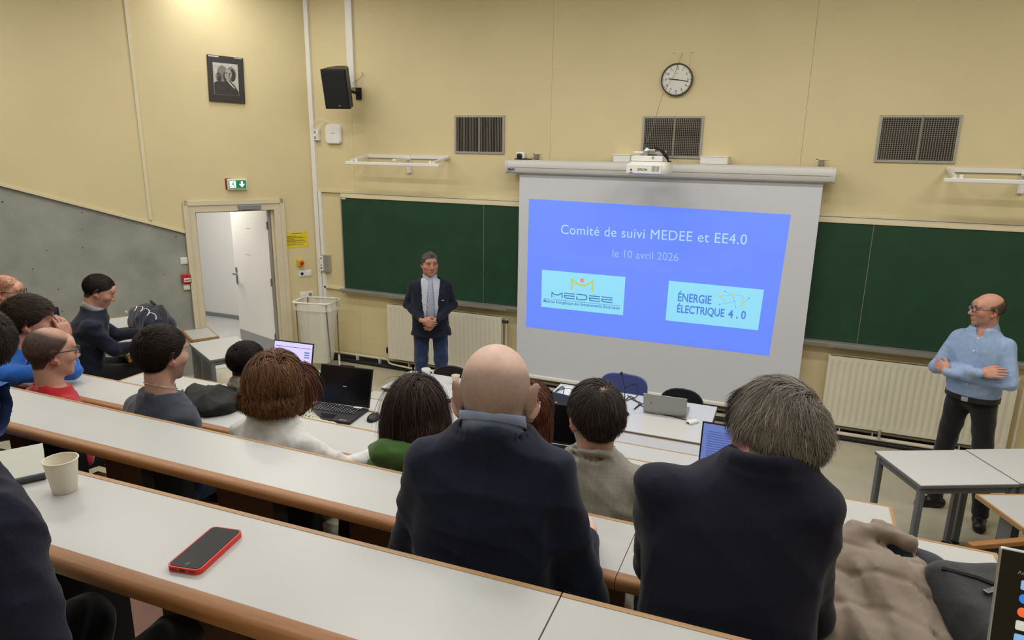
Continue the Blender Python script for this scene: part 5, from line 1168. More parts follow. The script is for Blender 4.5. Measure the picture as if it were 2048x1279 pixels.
    if t.get('collar'):                    # stand-up ring, e.g. crew rib or jacket collar
        cr_, ch, tilt, rr_, cyo = t['collar']; cr_ = max(cr_, nk*1.1+0.012)
        nn_ = 28
        for i in range(nn_):
            a0, a1 = 2*math.pi*i/nn_, 2*math.pi*(i+1)/nn_
            pt = lambda a: (cxf(1.0)+cr_*math.cos(a), lf(1.0)+cyo+cr_*math.sin(a)*1.0, nb+ch-tilt*math.sin(a))
            G.rc(pt(a0), pt(a1), rr_, rr_, 0.014); q_ = pt(a0)
            if q_[2] > nb: G.rc(q_, (q_[0], q_[1], nb-0.015), rr_, rr_*1.15, 0.014)
    G.wrinkle(t.get('fold', 0.004), t.get('wl', 0.13), spec.get('seed', 1), stretch=t.get('fs', (1, 1, 1)))
    if t.get('vneck'):
        for c_, r_, R_ in t['vneck']: G.ell((side+c_[0], lf(1.0)+c_[1], nb+c_[2]), r_, 0.006, '-', R=R_)
    if t.get('cutfn'): t['cutfn'](G)
    V, F = G.mesh(); np_mesh(t.get('name', 'jumper'), V, F, t['mat'], P, label=t.get('label'))
    # lower garment
    b = spec.get('bottom', 'trousers_dark'); B = SDF((-0.36, -0.28, -0.01), (0.36, 0.72 if seated else 0.3, hip+0.17), 0.012)
    legs = spec.get('legs'); kn = 0.1*wf
    if legs is None:
        if seated: legs = [((sg*0.085, 0.0, hip+0.07), (sg*0.12, min(0.4, spec.get('thigh', 0.4)), hip+0.05), (sg*0.12, spec.get('foot', 0.34), 0.09)) for sg in (-1, 1)]
        else: legs = [((sg*0.09*wf, 0, hip-0.02), (sg*0.1*wf, 0.01, 0.49), (sg*0.105*wf, -0.02, 0.1)) for sg in (-1, 1)]
    lr = spec.get('legr', (0.085, 0.062, 0.05)); B.ell((0, -0.01, hip+0.05 if seated else hip+0.02), (0.165*wf, 0.125*df, 0.11), 0.04)
    for h_, k_, a_ in legs: B.rc(h_, k_, lr[0], lr[1], 0.04); B.rc(k_, a_, lr[1], lr[2], 0.03)
    B.wrinkle(0.003, 0.1, 3); V, F = B.mesh(); np_mesh('trousers', V, F, b, P)
    for h_, k_, a_ in legs:
        Q = SDF((a_[0]-0.1, a_[1]-0.14, -0.005), (a_[0]+0.1, a_[1]+0.24, 0.17), 0.01); fa = spec.get('feet', {}).get(1 if a_[0] > 0 else -1, 0.0)
        dx, dy = math.sin(-rad(fa)), math.cos(rad(fa))
        Q.rc((a_[0]-dx*0.05, a_[1]-dy*0.05, 0.04), (a_[0]+dx*0.13, a_[1]+dy*0.13, 0.036), 0.042, 0.046, 0.02); Q.rc((a_[0], a_[1], 0.12), (a_[0], a_[1], 0.05), 0.048, 0.045, 0.03)
        Q.cut((0, 0, 0.002), (0, 0, -1)); V, F = Q.mesh(); np_mesh('shoe', V, F, 'shoe_black', P)
    for i, hs_ in enumerate(spec.get('hair', [])): hair_mesh('hair', P, fr, sc, hs_)
    if spec.get('collar'): shirt_collar(P, (side, lf(1.0), nb), **spec['collar'])
    if spec.get('glasses'): glasses(P, fr, sc, spec['glasses'])
    if spec.get('sub'): spec['sub'](P, dict(fr=fr, sc=sc, nb=nb, hip=hip, arms=arms, tab=tab, lf=lf, side=side))
    return P
def shirt_collar(P, c, mat='shirt_white', r=0.063, h=0.045, tilt=0.0, flare=1.12, gap=25, drop=0.03, cy=0.0):
    m = MB(); G = []
    for i in range(37):
        a = rad(90+gap/2+(360-gap)*i/36); k = 0.5+0.5*math.cos(a-rad(90)); zt_ = h*(1-0.25*k)-tilt*math.sin(a)*r
        x, y = math.cos(a), math.sin(a)
        G.append([(x*r, y*r, -0.015-tilt*math.sin(a)*r), (x*r*0.97, y*r*0.97, zt_), (x*r*1.05, y*r*1.05, zt_+0.003), (x*r*flare, y*r*flare, zt_-drop-0.025*k)])
    m.grid(G, T(c[0], c[1]+cy, c[2])); o = m.build('shirt_collar', mat, P, 60)
    md = o.modifiers.new('t', 'SOLIDIFY'); md.thickness = 0.003; return o
def glasses(P, fr, sc, fmat, lensw=0.024, lensh=0.018):
    M = Matrix.Translation(fr[1]) @ Matrix(fr[0].tolist()).to_4x4() @ Matrix.Scale(sc, 4)
    g = part('glasses', fmat, P, lambda m: [m.tube([(sx_*0.033+lensw*math.copysign(abs(math.cos(rad(a)))**0.6, math.cos(rad(a))), 0.108-0.06*abs(sx_*0.033+lensw*math.cos(rad(a)))**1.0*0.4, 0.009+lensh*math.copysign(abs(math.sin(rad(a)))**0.6, math.sin(rad(a)))) for a in range(0, 360, 15)], 0.0022, 6, M, closed=True) for sx_ in (-1, 1)] + [m.tube([(-0.01, 0.108, 0.013), (0, 0.112, 0.015), (0.01, 0.108, 0.013)], 0.002, 6, M)] + [m.tube([(sx_*0.057, 0.1, 0.014), (sx_*0.074, 0.085, 0.014), (sx_*0.083, 0.0, 0.018), (sx_*0.085, -0.012, 0.012), (sx_*0.083, -0.022, -0.006)], 0.0024, 6, M) for sx_ in (-1, 1)], 60)
    part('lens', 'lens', g, lambda m: [m.prism([(sx_*0.033+lensw*math.cos(rad(a)), 0.009+lensh*math.sin(rad(a))) for a in range(0, 360, 20)], 0.103, 0.104, M, axis='y') for sx_ in (-1, 1)])
# ------------------------------------------------------------------ cloth materials
def fabric(name, c, rough=0.85, noise=0.08, ns=35, bump=0.35, bs_=350, sheen=0.25): mat(name, c, rough, noise=noise, nscale=ns, bump=bump, bscale=bs_, sheen=sheen, spec=0.25)
fabric('navy_knit', '131a30', bs_=500, sheen=0.12); fabric('navy_wool', '14162a', sheen=0.1); fabric('navy_jacket', '151929', sheen=0.1); fabric('red_tee', 'b11e2a'); fabric('slate_tee', '3c414d'); fabric('blue_jumper', '1f5cb0')
fabric('green_hoodie', '41662a'); fabric('white_shirt', 'dadbd8', bump=0.2, sheen=0.1); fabric('black_coat', '101013', rough=0.6, sheen=0.03); fabric('light_blue', '9db3cf', bump=0.15); fabric('shirt_blue', '8fa5c6', bump=0.15, sheen=0.1)
fabric('shirt_white', 'b4bac6', bump=0.1); fabric('collar_blue', '9fb2dc', bump=0.1); fabric('charcoal', '1d1d22'); fabric('trousers_dark', '1a1a1f'); fabric('trousers_black', '131317'); fabric('jeans', '24375a', noise=0.25, ns=14); fabric('jeans_dark', '232a38', noise=0.2)
fabric('plum', '3a2226'); mat('shoe_black', '121214', 0.45); fabric('scarf_grey', '7f7c6e', noise=0.5, ns=70)
mat('floral', 'd5d6c6', 0.8, noise=0.0)
def _floral():
    m = MAT['floral']; nt = m.node_tree; N = nt.nodes; v = N.new('ShaderNodeTexVoronoi'); v.inputs['Scale'].default_value = 75; tc = N.new('ShaderNodeTexCoord'); nt.links.new(tc.outputs['Object'], v.inputs[0])
    cr = N.new('ShaderNodeValToRGB'); cr.color_ramp.elements[0].position = 0.28; cr.color_ramp.elements[0].color = lin('4d5c4e'); cr.color_ramp.elements[1].position = 0.36; cr.color_ramp.elements[1].color = lin('d8dacb'); nt.links.new(v.outputs['Distance'], cr.inputs[0]); nt.links.new(cr.outputs[0], N['Principled BSDF'].inputs['Base Color'])
_floral()
def mat_check(name, c0, c1, c2):
    m = bpy.data.materials.new(name); m.use_nodes = True; nt = m.node_tree; N = nt.nodes; Lk = nt.links; b = N['Principled BSDF']; b.inputs['Roughness'].default_value = 0.85; b.inputs['Sheen Weight'].default_value = 0.2
    tc = N.new('ShaderNodeTexCoord'); sx_ = N.new('ShaderNodeSeparateXYZ'); Lk.new(tc.outputs['Object'], sx_.inputs[0])
    def band(sock, per, fine):
        a = N.new('ShaderNodeMath'); a.operation = 'MULTIPLY'; a.inputs[1].default_value = 2*math.pi/per; Lk.new(sock, a.inputs[0]); s = N.new('ShaderNodeMath'); s.operation = 'SINE'; Lk.new(a.outputs[0], s.inputs[0])
        g = N.new('ShaderNodeMath'); g.operation = 'GREATER_THAN'; g.inputs[1].default_value = 0.15; Lk.new(s.outputs[0], g.inputs[0])
        a2 = N.new('ShaderNodeMath'); a2.operation = 'MULTIPLY'; a2.inputs[1].default_value = 2*math.pi/fine; Lk.new(sock, a2.inputs[0]); s2 = N.new('ShaderNodeMath'); s2.operation = 'SINE'; Lk.new(a2.outputs[0], s2.inputs[0])
        g2 = N.new('ShaderNodeMath'); g2.operation = 'GREATER_THAN'; g2.inputs[1].default_value = 0.0; Lk.new(s2.outputs[0], g2.inputs[0])
        mu = N.new('ShaderNodeMath'); mu.operation = 'MULTIPLY'; Lk.new(g.outputs[0], mu.inputs[0]); Lk.new(g2.outputs[0], mu.inputs[1]); return mu.outputs[0]
    bx = band(sx_.outputs[0], 0.062, 0.0048); bz = band(sx_.outputs[2], 0.075, 0.0048)
    ad_ = N.new('ShaderNodeMath'); ad_.operation = 'ADD'; Lk.new(bx, ad_.inputs[0]); Lk.new(bz, ad_.inputs[1])
    cr = N.new('ShaderNodeValToRGB'); dv = N.new('ShaderNodeMath'); dv.operation = 'DIVIDE'; dv.inputs[1].default_value = 2; Lk.new(ad_.outputs[0], dv.inputs[0]); Lk.new(dv.outputs[0], cr.inputs[0])
    cr.color_ramp.elements[0].color = lin(c0); cr.color_ramp.elements[1].color = lin(c2); e = cr.color_ramp.elements.new(0.5); e.color = lin(c1)
    nz = N.new('ShaderNodeTexNoise'); nz.inputs['Scale'].default_value = 260; Lk.new(tc.outputs['Object'], nz.inputs[0]); mr = N.new('ShaderNodeMapRange'); mr.inputs['To Min'].default_value = 0.6; mr.inputs['To Max'].default_value = 1.4; Lk.new(nz.outputs['Fac'], mr.inputs[0])
    sc_ = N.new('ShaderNodeVectorMath'); sc_.operation = 'SCALE'; Lk.new(cr.outputs[0], sc_.inputs[0]); Lk.new(mr.outputs[0], sc_.inputs['Scale']); Lk.new(sc_.outputs[0], b.inputs['Base Color']); MAT[name] = m
mat_check('tweed', '8b897f', '959389', 'a5a399')
mat('tie_stripe', '8d98b8', 0.5)
def _tie():
    m = MAT['tie_stripe']; nt = m.node_tree; N = nt.nodes; wv = N.new('ShaderNodeTexWave'); wv.inputs['Scale'].default_value = 34; wv.bands_direction = 'DIAGONAL'; tc = N.new('ShaderNodeTexCoord'); mp = N.new('ShaderNodeMapping'); mp.inputs['Rotation'].default_value = (rad(90), 0, 0)
    nt.links.new(tc.outputs['Object'], mp.inputs[0]); nt.links.new(mp.outputs[0], wv.inputs[0]); cr = N.new('ShaderNodeValToRGB'); cr.color_ramp.elements[0].position = 0.45; cr.color_ramp.elements[0].color = lin('2f3c66'); cr.color_ramp.elements[1].position = 0.55; cr.color_ramp.elements[1].color = lin('c9cedb')
    nt.links.new(wv.outputs['Fac'], cr.inputs[0]); nt.links.new(cr.outputs[0], N['Principled BSDF'].inputs['Base Color'])
_tie()
# ------------------------------------------------------------------ hair masks and base volumes (head frame)
def m_full(p, front=0.0, low=0.0):
    thr = np.interp(p[:, 1], [-0.11, -0.045, -0.022, 0.0, 0.03, 0.05, 0.085, 0.1], [-0.075+low, -0.06+low, -0.012, 0.002, 0.03, 0.05, 0.078+front, 0.085+front]); return sstep(thr-0.006, thr+0.008, p[:, 2])
def m_ring(p, top=0.06, slope_=0.25, soft=0.03): return m_full(p)*(1-sstep(top-soft, top+soft, p[:, 2]+slope_*p[:, 1]))
def cap(inf, nape=-0.07, face=(0, 0.1, -0.06), fr_=(0.1, 0.085, 0.12), extra=None):
    def f(S, fr, sc):
        S.ell(HC0*sc, (HR0+inf)*sc, 0.0, fr=fr)
        if extra: extra(S, fr, sc)
        S.ell(np.array(face)*sc, np.array(fr_)*sc, 0.01, '-', fr=fr)
        if nape is not None: S.ell(np.array((0, 0.03, nape-0.2))*sc, np.array((0.3, 0.3, 0.2))*sc, 0.01, '-', fr=fr)
    return f
def H(**k): return k
def short_hair(cols, n=5200, ln=0.04, layer=0.1, inf=0.006, seed=0, mask=m_full, **k):
    d = dict(n=n, len=ln, layer=layer, taper=True, necker=0.05, earclear=0.65, lift=0.2, gravity=0.08, width=0.002, cols=cols, mask=mask, base=cap(inf), seed=seed, segs=4, jit=0.12); d.update(k); return d
def hp(u, v, y, sc=1.0): p = ony(u, v, y); p[2] -= 0.122*sc; return p
def desk_hands(*a): return []
# ------------------------------------------------------------------ bald man in the navy jumper (nearest, third row of heads)
def in_bald(p): return m_full(p)*(1-sstep(0.045, 0.085, p[:, 2]+0.55*np.abs(p[:, 1]+0.11)*0+0.35*(p[:, 1]+0.02)))
person('bald man in a navy jumper with pale blue collar seen from behind', hp(992, 690, 1.38, 1.04), rad(10), FK[4]+0.02, dict(
    hs=1.04, look=(8, -4, 0), lean=0.1, side=0.03, nk=0.062, torso=JACKET, sht=0.87, wf=0.97, df=1.0, ear=1.3, jaw=1.08, fat=0.004, hh=0.0038, neckr=0.066, skin='dcb5a2', blush='d08e7c', beard=('a59b94', 0.45), scalp=(in_bald, '5e524b', 0.55),
    armR=((0.27, 0.06, 0.76), (0.24, 0.28, 0.785)), armL=((-0.2, 0.1, 0.76), (-0.1, 0.31, 0.785)), armr=(0.058, 0.056, 0.04),
    top=dict(mat='navy_knit', name='jumper', fold=0.007, wl=0.16, ease=0.006, collar=(0.077, 0.0, 0.022, 0.012, -0.004), open=0.07, h=0.007), bottom='trousers_dark',
    collar=dict(mat='collar_blue', r=0.072, h=0.034, tilt=0.4, flare=1.06, drop=0.012), seed=2))
# ------------------------------------------------------------------ grey-haired man in the dark blazer
person('grey-haired man in a dark navy blazer seen from behind', hp(1566, 770, 1.47, 0.95), rad(6), FK[4]+0.02, dict(
    hs=0.95, look=(36, -10, 4), lean=0.2, side=0.078, straight=1, nk=0.04, torso=JACKET, sht=0.88, wf=0.93, df=1.0, hh=0.0042, neckr=0.06, skin='c08873', blush='b8695a', scalp=(lambda p: m_full(p, low=-0.01), '5e564e', 0.95),
    armR=((0.19, 0.2, 0.80), (0.1, 0.42, 0.79)), armL=((-0.16, 0.26, 0.82), (0.06, 0.4, 1.03)), armr=(0.055, 0.052, 0.042),
    hands={'L': dict(fr=((0.065, 0.39, 1.045), (0.0, -0.1, 1.0), (-0.7, 0.6, 0.2)), flex=(35, 45, 30), sc=0.95)},
    top=dict(mat='navy_wool', name='blazer', fold=0.004, wl=0.2, ease=0.012, pads=True, collar=(0.074, 0.006, 0.03, 0.014, -0.004), open=0.062, h=0.0075), seed=9,
    hair=[short_hair(['5a524b', '6d655d', '827a71', '989087', '6a6058'], n=22000, ln=lambda r: 0.05+0.03*sstep(-0.02, 0.1, r[:, 2]), layer=0.17, inf=0.006, flow=0.045, tone=0.45, seed=5, wave=0.25, wfreq=0.9, lift=0.18, swirl=0.7, width=0.0017, jit=0.06, segs=6, gravity=0.16, mask=lambda p: m_full(p, low=-0.015), crown=(0.03, -0.06, 0.1))]))
# ------------------------------------------------------------------ man in the checked tweed jacket
person('man in a grey checked tweed jacket with a thinning crown', hp(1195, 764, 2.12, 1.04), rad(6), FK[3]+0.02, dict(
    hs=1.03, look=(34, -6, 0), lean=0.1, nk=0.115, torso=JACKET, sht=0.85, wf=0.98, df=1.0, neckr=0.056, skin='bd8a74', beard=('8b857c', 0.95), scalp=(lambda p: m_full(p)*(1-0.75*sstep(1.0, 0.6, np.linalg.norm((p-np.array((0.01, -0.055, 0.11)))/np.array((0.03, 0.03, 0.03)), axis=1))), '1d1613', 0.95),
    top=dict(mat='tweed', name='tweed_jacket', fold=0.0062, wl=0.16, ease=0.012, pads=True, collar=(0.07, 0.008, 0.03, 0.013, -0.006), open=0.062), seed=6, bottom='jeans_dark',
    hair=[short_hair(['130e0c', '1f1713', '2c211b', '4a3f37'], n=13000, ln=0.05, layer=0.1, inf=0.003, base=None, seed=8, gravity=0.14, lift=0.15, jit=0.09, width=0.002, crown=(0.01, -0.055, 0.11), mask=lambda p: m_full(p, low=-0.02)*(0.25+0.75*sstep(0.5, 1.2, np.linalg.norm((p-np.array((0.01, -0.055, 0.11)))/np.array((0.025, 0.03, 0.03)), axis=1))))]))
# ------------------------------------------------------------------ woman with dark hair in the green hoodie
def long_base(S, fr, sc): S.ell(np.array((0, -0.04, -0.05))*sc, np.array((0.092, 0.07, 0.11))*sc, 0.05, fr=fr)
person('dark-haired woman in a green hooded jacket', hp(832, 760, 2.1, 1.0), rad(8), FK[3]+0.02, dict(
    hs=1.02, look=(4, -10, -4), lean=0.1, wf=0.92, df=0.95, skin='c79680', scalp=(m_full, '1c1310', 1.0),
    top=dict(mat='green_hoodie', name='hooded_jacket', fold=0.007, wl=0.12, ease=0.012, collar=(0.075, 0.0, 0.01, 0.02, -0.01), open=0.06, hood=[((0, -0.07, 0.98), (0.12, 0.05, 0.07)), ((0, -0.03, 0.985), (0.145, 0.085, 0.04))]), seed=11,
    hair=[dict(n=13000, len=0.24, layer=0.34, lift=0.2, gravity=0.28, width=0.0024, flow=0.04, tone=0.35, cols=['150d0a', '211511', '31201a', '4a3024'], mask=lambda p: m_full(p, front=-0.01), base=cap(0.006, nape=None, extra=long_base), seed=12, segs=11, jit=0.16, crown=(0.0, -0.02, 0.12), necker=0.105, wave=0.06, hold=0.8)]))
# ------------------------------------------------------------------ woman with the brown bob and white blouse
def bob_base(S, fr, sc): S.ell(np.array((0, -0.03, -0.012))*sc, np.array((0.084, 0.086, 0.085))*sc, 0.05, fr=fr)
person('woman with a chestnut bob in a white blouse', hp(545, 716, 2.12, 1.02), rad(-2), FK[3]+0.02, dict(
    hs=1.04, look=(6, -6, 4), lean=0.08, nk=0.105, collar=dict(mat='white_shirt', r=0.074, h=0.03, tilt=0.3, flare=1.2, drop=0.03), wf=0.94, df=0.95, skin='cfa08a', scalp=(m_full, '3a2115', 1.0), armR=((0.29, 0.13, 0.75), (0.42, 0.36, 0.775)),
    hands={'R': dict(fr=((0.42, 0.37, 0.78), (0.7, 0.7, -0.05), (0, 0, 1)), flex=(12, 20, 15), sc=0.9)},
    top=dict(mat='white_shirt', name='blouse', fold=0.0062, wl=0.1, ease=0.014, collar=(0.068, 0.012, 0.01, 0.012, -0.004), open=0.058), seed=14,
    hair=[dict(n=15000, len=lambda r: 0.075+0.085*sstep(-0.04, 0.06, r[:, 2]), layer=0.42, lift=0.3, gravity=0.22, width=0.0024, flow=0.06, tone=0.4, cols=['452b1b', '573823', '6a482e', '7d5a3c'], mask=lambda p: m_full(p, front=-0.01), base=cap(0.006, nape=-0.09, extra=bob_base), seed=15, segs=9, jit=0.16, crown=(0.0, -0.03, 0.12), necker=0.095, wave=0.2, wfreq=0.9, curlin=0.6, hold=0.7)]))
# ------------------------------------------------------------------ young man in the slate T-shirt
person('young man with thick dark hair in a slate grey T-shirt', hp(316, 653, 2.1, 1.06), rad(-4), FK[3]+0.02, dict(
    hs=1.06, look=(-2, -3, 0), lean=0.08, nk=0.15, wf=1.03, skin='c99a82', beard=('4a362c', 0.6), scalp=(m_full, '17110e', 1.0), brow='1d1512',
    top=dict(mat='slate_tee', name='tee_shirt', fold=0.0062, wl=0.13, ease=0.01, scoop=0.082, collar=(0.08, -0.012, 0.024, 0.007, 0.006), open=0.064, sleeve='short'), seed=17, bottom='jeans',
    hair=[short_hair(['0f0b09', '18110e', '221813', '2e211a'], n=12000, ln=0.03, layer=0.13, inf=0.005, seed=18, lift=0.15, gravity=0.12, jit=0.08, width=0.002, mask=lambda p: m_full(p, low=-0.02), swirl=0.8)],
    sub=lambda P, d: part('necklace', 'silver_light', P, lambda m: m.tube([(0.067*math.cos(rad(a)), d['lf'](1)+0.067*math.sin(rad(a)), d['nb']+0.022-0.03*math.sin(rad(a))) for a in range(0, 360, 12)], 0.0016, 6, closed=True))))
# ------------------------------------------------------------------ balding man with glasses in the red T-shirt
def rec(p): return m_full(p, front=0.03)*(1-0.8*sstep(0.085, 0.12, p[:, 2]+0.45*(p[:, 1]+0.02)))
person('balding man with glasses in a red T-shirt', hp(92, 656, 2.1, 1.03), rad(-12), FK[3]+0.02, dict(
    hs=1.05, look=(-4, -3, 0), lean=0.06, nk=0.145, wf=1.0, ear=1.1, skin='c8957c', blush='bd6f5f', brow='33251d', scalp=(rec, '211711', 0.92), hh=0.0038,
    top=dict(mat='red_tee', name='tee_shirt', fold=0.0062, wl=0.12, ease=0.008, scoop=0.08, collar=(0.078, -0.012, 0.024, 0.007, 0.006), open=0.062, sleeve='short'), seed=20, bottom='jeans_dark', glasses='glass_frame'))
# ------------------------------------------------------------------ man in the blue jumper, hands before his mouth
bh = hp(50, 592, 2.4, 1.12)
person('dark-haired man in a bright blue jumper holding his hands to his mouth', bh, rad(-30), FK[3]+0.02, dict(
    hs=1.13, look=(-6, -6, 6), lean=0.34, wf=1.05, skin='c58e78', blush='b86c5e', scalp=(m_full, '231913', 1.0), brow='2a1f19',
    armR=((0.2, 0.5, 0.80), (0.05, 0.5, 0.94)), armL=((-0.2, 0.52, 0.80), (-0.035, 0.51, 0.93)),
    hands={'R': dict(fr=((0.05, 0.495, 0.955), (-0.1, -0.1, 1.0), (0.8, 0.6, 0.1)), flex=(18, 22, 12)), 'L': dict(fr=((-0.03, 0.505, 0.945), (0.1, -0.1, 1.0), (-0.7, 0.7, 0.1)), flex=(18, 22, 12))},
    top=dict(mat='blue_jumper', name='jumper', fold=0.0065, wl=0.12, ease=0.008, collar=(0.068, 0.012, 0.018, 0.009, -0.004), open=0.06), seed=23, bottom='jeans_dark',
    hair=[short_hair(['1d1510', '2a1f18', '3a2c22', '4a3a2e'], n=10000, ln=0.045, layer=0.14, inf=0.004, seed=24, gravity=0.12, swirl=0.6, lift=0.18)]))
# ------------------------------------------------------------------ ginger bald man with glasses at the far left
person('ginger-haired balding man with glasses at the far left edge', np.array(ony(6, 552, 3.15))-np.array((0, 0, 0.122)), rad(-40), FK[2]+0.08, dict(
    hs=1.06, look=(-8, -6, 0), lean=0.08, skin='cd9578', blush='c0705a', brow='8a5a3c', scalp=(rec, '9a6a48', 0.7), glasses='glass_frame',
    top=dict(mat='charcoal', name='jumper', fold=0.0062, ease=0.008, collar=(0.068, 0.0, 0.018, 0.009, -0.004)), seed=26,
    hair=[short_hair(['7d5236', '97694a', 'ad8060'], n=3500, ln=0.014, layer=0.02, seed=27, lift=0.12, base=None, width=0.0013, mask=lambda p: 0.55*rec(p), segs=3)]))
# ------------------------------------------------------------------ suited man typing at the wing desk
sh_ = np.array(ony(192, 549, 3.46)); sh_[2] -= 0.122*1.02
person('man in a dark suit bent over the wing desk typing', sh_, rad(-34), 0.62, dict(
    hs=1.03, look=(-4, -24, 0), lean=0.16, slump=True, wf=1.14, df=1.2, armr=(0.064, 0.056, 0.04), skin='c58f78', blush='bb6f5e', beard=('5d4a40', 0.3), brow='241a15', scalp=(lambda p: m_full(p, front=0.012), '1a1310', 0.95), hh=0.0042,
    armR=((0.2, 0.2, 0.72), (0.1, 0.46, 0.70)), armL=((-0.24, 0.24, 0.72), (-0.12, 0.5, 0.73)),
    hands={'R': dict(fr=((0.1, 0.47, 0.705), (-0.15, 1, -0.02), (0.1, 0, 1)), flex=(14, 22, 14), spread=0.4), 'L': dict(fr=((-0.12, 0.51, 0.735), (0.1, 1, -0.12), (0, 0.1, 1)), flex=(22, 30, 18), spread=0.5)},
    top=dict(mat='navy_jacket', name='suit_jacket', fold=0.0065, wl=0.15, ease=0.012, pads=True, collar=(0.072, -0.004, 0.03, 0.012, -0.008), open=0.064), collar=dict(mat='shirt_white', r=0.062, h=0.034, tilt=0.4, gap=40), seed=29, bottom='trousers_black',
    hair=[short_hair(['14100d', '1d1612', '2a201a'], n=9000, ln=0.02, layer=0.05, inf=0.001, seed=30, width=0.0018, lift=0.12, gravity=0.06, jit=0.08, mask=lambda p: m_full(p, front=0.014))]))
# ------------------------------------------------------------------ man with the scarf and black coat
def scarf(P, d):
    pts = []
    S = SDF((-0.16, -0.16, d['nb']-0.06), (0.16, 0.2, d['nb']+0.07), 0.007); n_ = 30
    for i in range(n_):
        a0, a1 = 2*math.pi*i/n_, 2*math.pi*(i+1)/n_; q = lambda a, rr_, zz: (rr_*math.cos(a), d['lf'](1)+rr_*0.95*math.sin(a), d['nb']+zz-0.02*math.sin(a)+0.006*math.sin(3*a))
        S.rc(q(a0, 0.078, 0.005), q(a1, 0.078, 0.005), 0.024, 0.024, 0.008); S.rc(q(a0, 0.07, 0.035), q(a1, 0.07, 0.035), 0.018, 0.018, 0.008)
    S.wrinkle(0.003, 0.04, 5); V, F = S.mesh(); np_mesh('scarf', V, F, 'scarf_grey', P)
    C_ = SDF((-0.36, -0.54, 0.4), (0.44, 0.12, 1.2), 0.009); C_.loft([(z, 0, cy-0.03, rx_+0.03, ry_+0.035) for z, cx_, cy, rx_, ry_ in d['tab'] if z < d['nb']-0.025], 0.02)
    for sg in (-1, 1): C_.rc((sg*0.19, d['lf'](.85)-0.02, d['nb']-0.1), (sg*0.27, 0.02, d['nb']-0.36), 0.075, 0.08, 0.05)
    C_.rc((0.02, -0.1, d['nb']-0.07), (0.16, -0.28, 1.02), 0.12, 0.07, 0.06); C_.ell((0.17, -0.28, 1.01), (0.17, 0.15, 0.075), 0.05); C_.rc((-0.16, -0.1, d['nb']-0.1), (0.02, -0.26, 1.01), 0.1, 0.07, 0.06)
    C_.wrinkle(0.009, 0.11, 7); C_.cut((0.0, 0.05, 0), (0.1, 1, 0.05)); V, F = C_.mesh(); np_mesh('draped_coat', V, F, 'black_coat', P)
person('dark-haired man with a grey scarf and a black coat over his shoulders', hp(490, 684, 2.86, 1.0), rad(-8), FK[2]+0.02, dict(
    hs=1.02, look=(-14, -6, 0), lean=0.08, wf=0.98, skin='c08a72', scalp=(m_full, '15100e', 1.0), top=dict(mat='light_blue', name='shirt', fold=0.0062, ease=0.008, collar=(0.068, -0.01, 0.018, 0.009, -0.004)), seed=32, sub=scarf,
    hair=[short_hair(['0e0b0a', '171210', '221a16'], n=8000, ln=0.026, layer=0.06, inf=0.002, seed=33, lift=0.15, jit=0.08, width=0.002)]))
# ------------------------------------------------------------------ woman in the floral blouse, mostly hidden
person('brown-haired woman in a floral blouse half hidden behind the chestnut bob', hp(594, 728, 2.9, 0.96), rad(-4), FK[2]+0.02, dict(
    hs=0.98, look=(-10, -10, 0), lean=0.1, wf=0.9, skin='cfa08a', scalp=(m_full, '3a2115', 1.0), armR=((0.25, 0.08, 0.79), (0.12, 0.2, 0.66)),
    top=dict(mat='floral', name='blouse', fold=0.0062, ease=0.01), seed=35,
    hair=[dict(n=3500, len=0.2, layer=0.2, lift=0.25, gravity=0.3, width=0.0045, cols=['3a2215', '55331f', '70482f'], mask=m_full, base=cap(0.006, nape=-0.09, extra=bob_base), seed=36, segs=8, jit=0.16, crown=(0.0, -0.02, 0.12), necker=0.085, curlin=0.1)]))
# ------------------------------------------------------------------ auburn-haired woman behind the bald man
person('auburn-haired woman with a plum collar beside the tweed jacket', hp(1066, 773, 2.86, 1.0), rad(4), FK[2]+0.02, dict(
    hs=1.03, look=(10, -4, 0), lean=0.1, wf=0.9, skin='cfa08a', scalp=(m_full, '341812', 1.0),
    top=dict(mat='plum', name='cardigan', fold=0.007, ease=0.012, collar=(0.072, 0.012, 0.012, 0.018, -0.006)), seed=38,
    hair=[dict(n=9000, len=0.12, layer=0.28, lift=0.25, gravity=0.22, width=0.0026, cols=['2a120d', '40201a', '5a2f20', '6f4029'], mask=m_full, base=cap(0.006, nape=-0.09, extra=bob_base), seed=39, segs=8, jit=0.18, crown=(0.0, -0.03, 0.12), necker=0.08, wave=0.3, curlin=0.25)]))
# ------------------------------------------------------------------ long dark-haired person hidden behind the grey-haired man
person('person with long dark hair hidden behind the grey-haired man', hp(1560, 830, 2.86, 0.98), rad(6), FK[2]+0.02, dict(
    hs=1.0, look=(8, -14, 0), lean=0.1, wf=0.9, skin='c8967e', scalp=(m_full, '14100e', 1.0), top=dict(mat='charcoal', name='jumper', fold=0.0062, ease=0.01), seed=41,
    hair=[dict(n=3500, len=0.3, layer=0.2, lift=0.2, gravity=0.34, width=0.0045, cols=['0f0c0b', '1a1411', '261d18'], mask=m_full, base=cap(0.012, nape=None, extra=long_base), seed=42, segs=10, jit=0.14, crown=(0.0, -0.02, 0.12), necker=0.09)]))
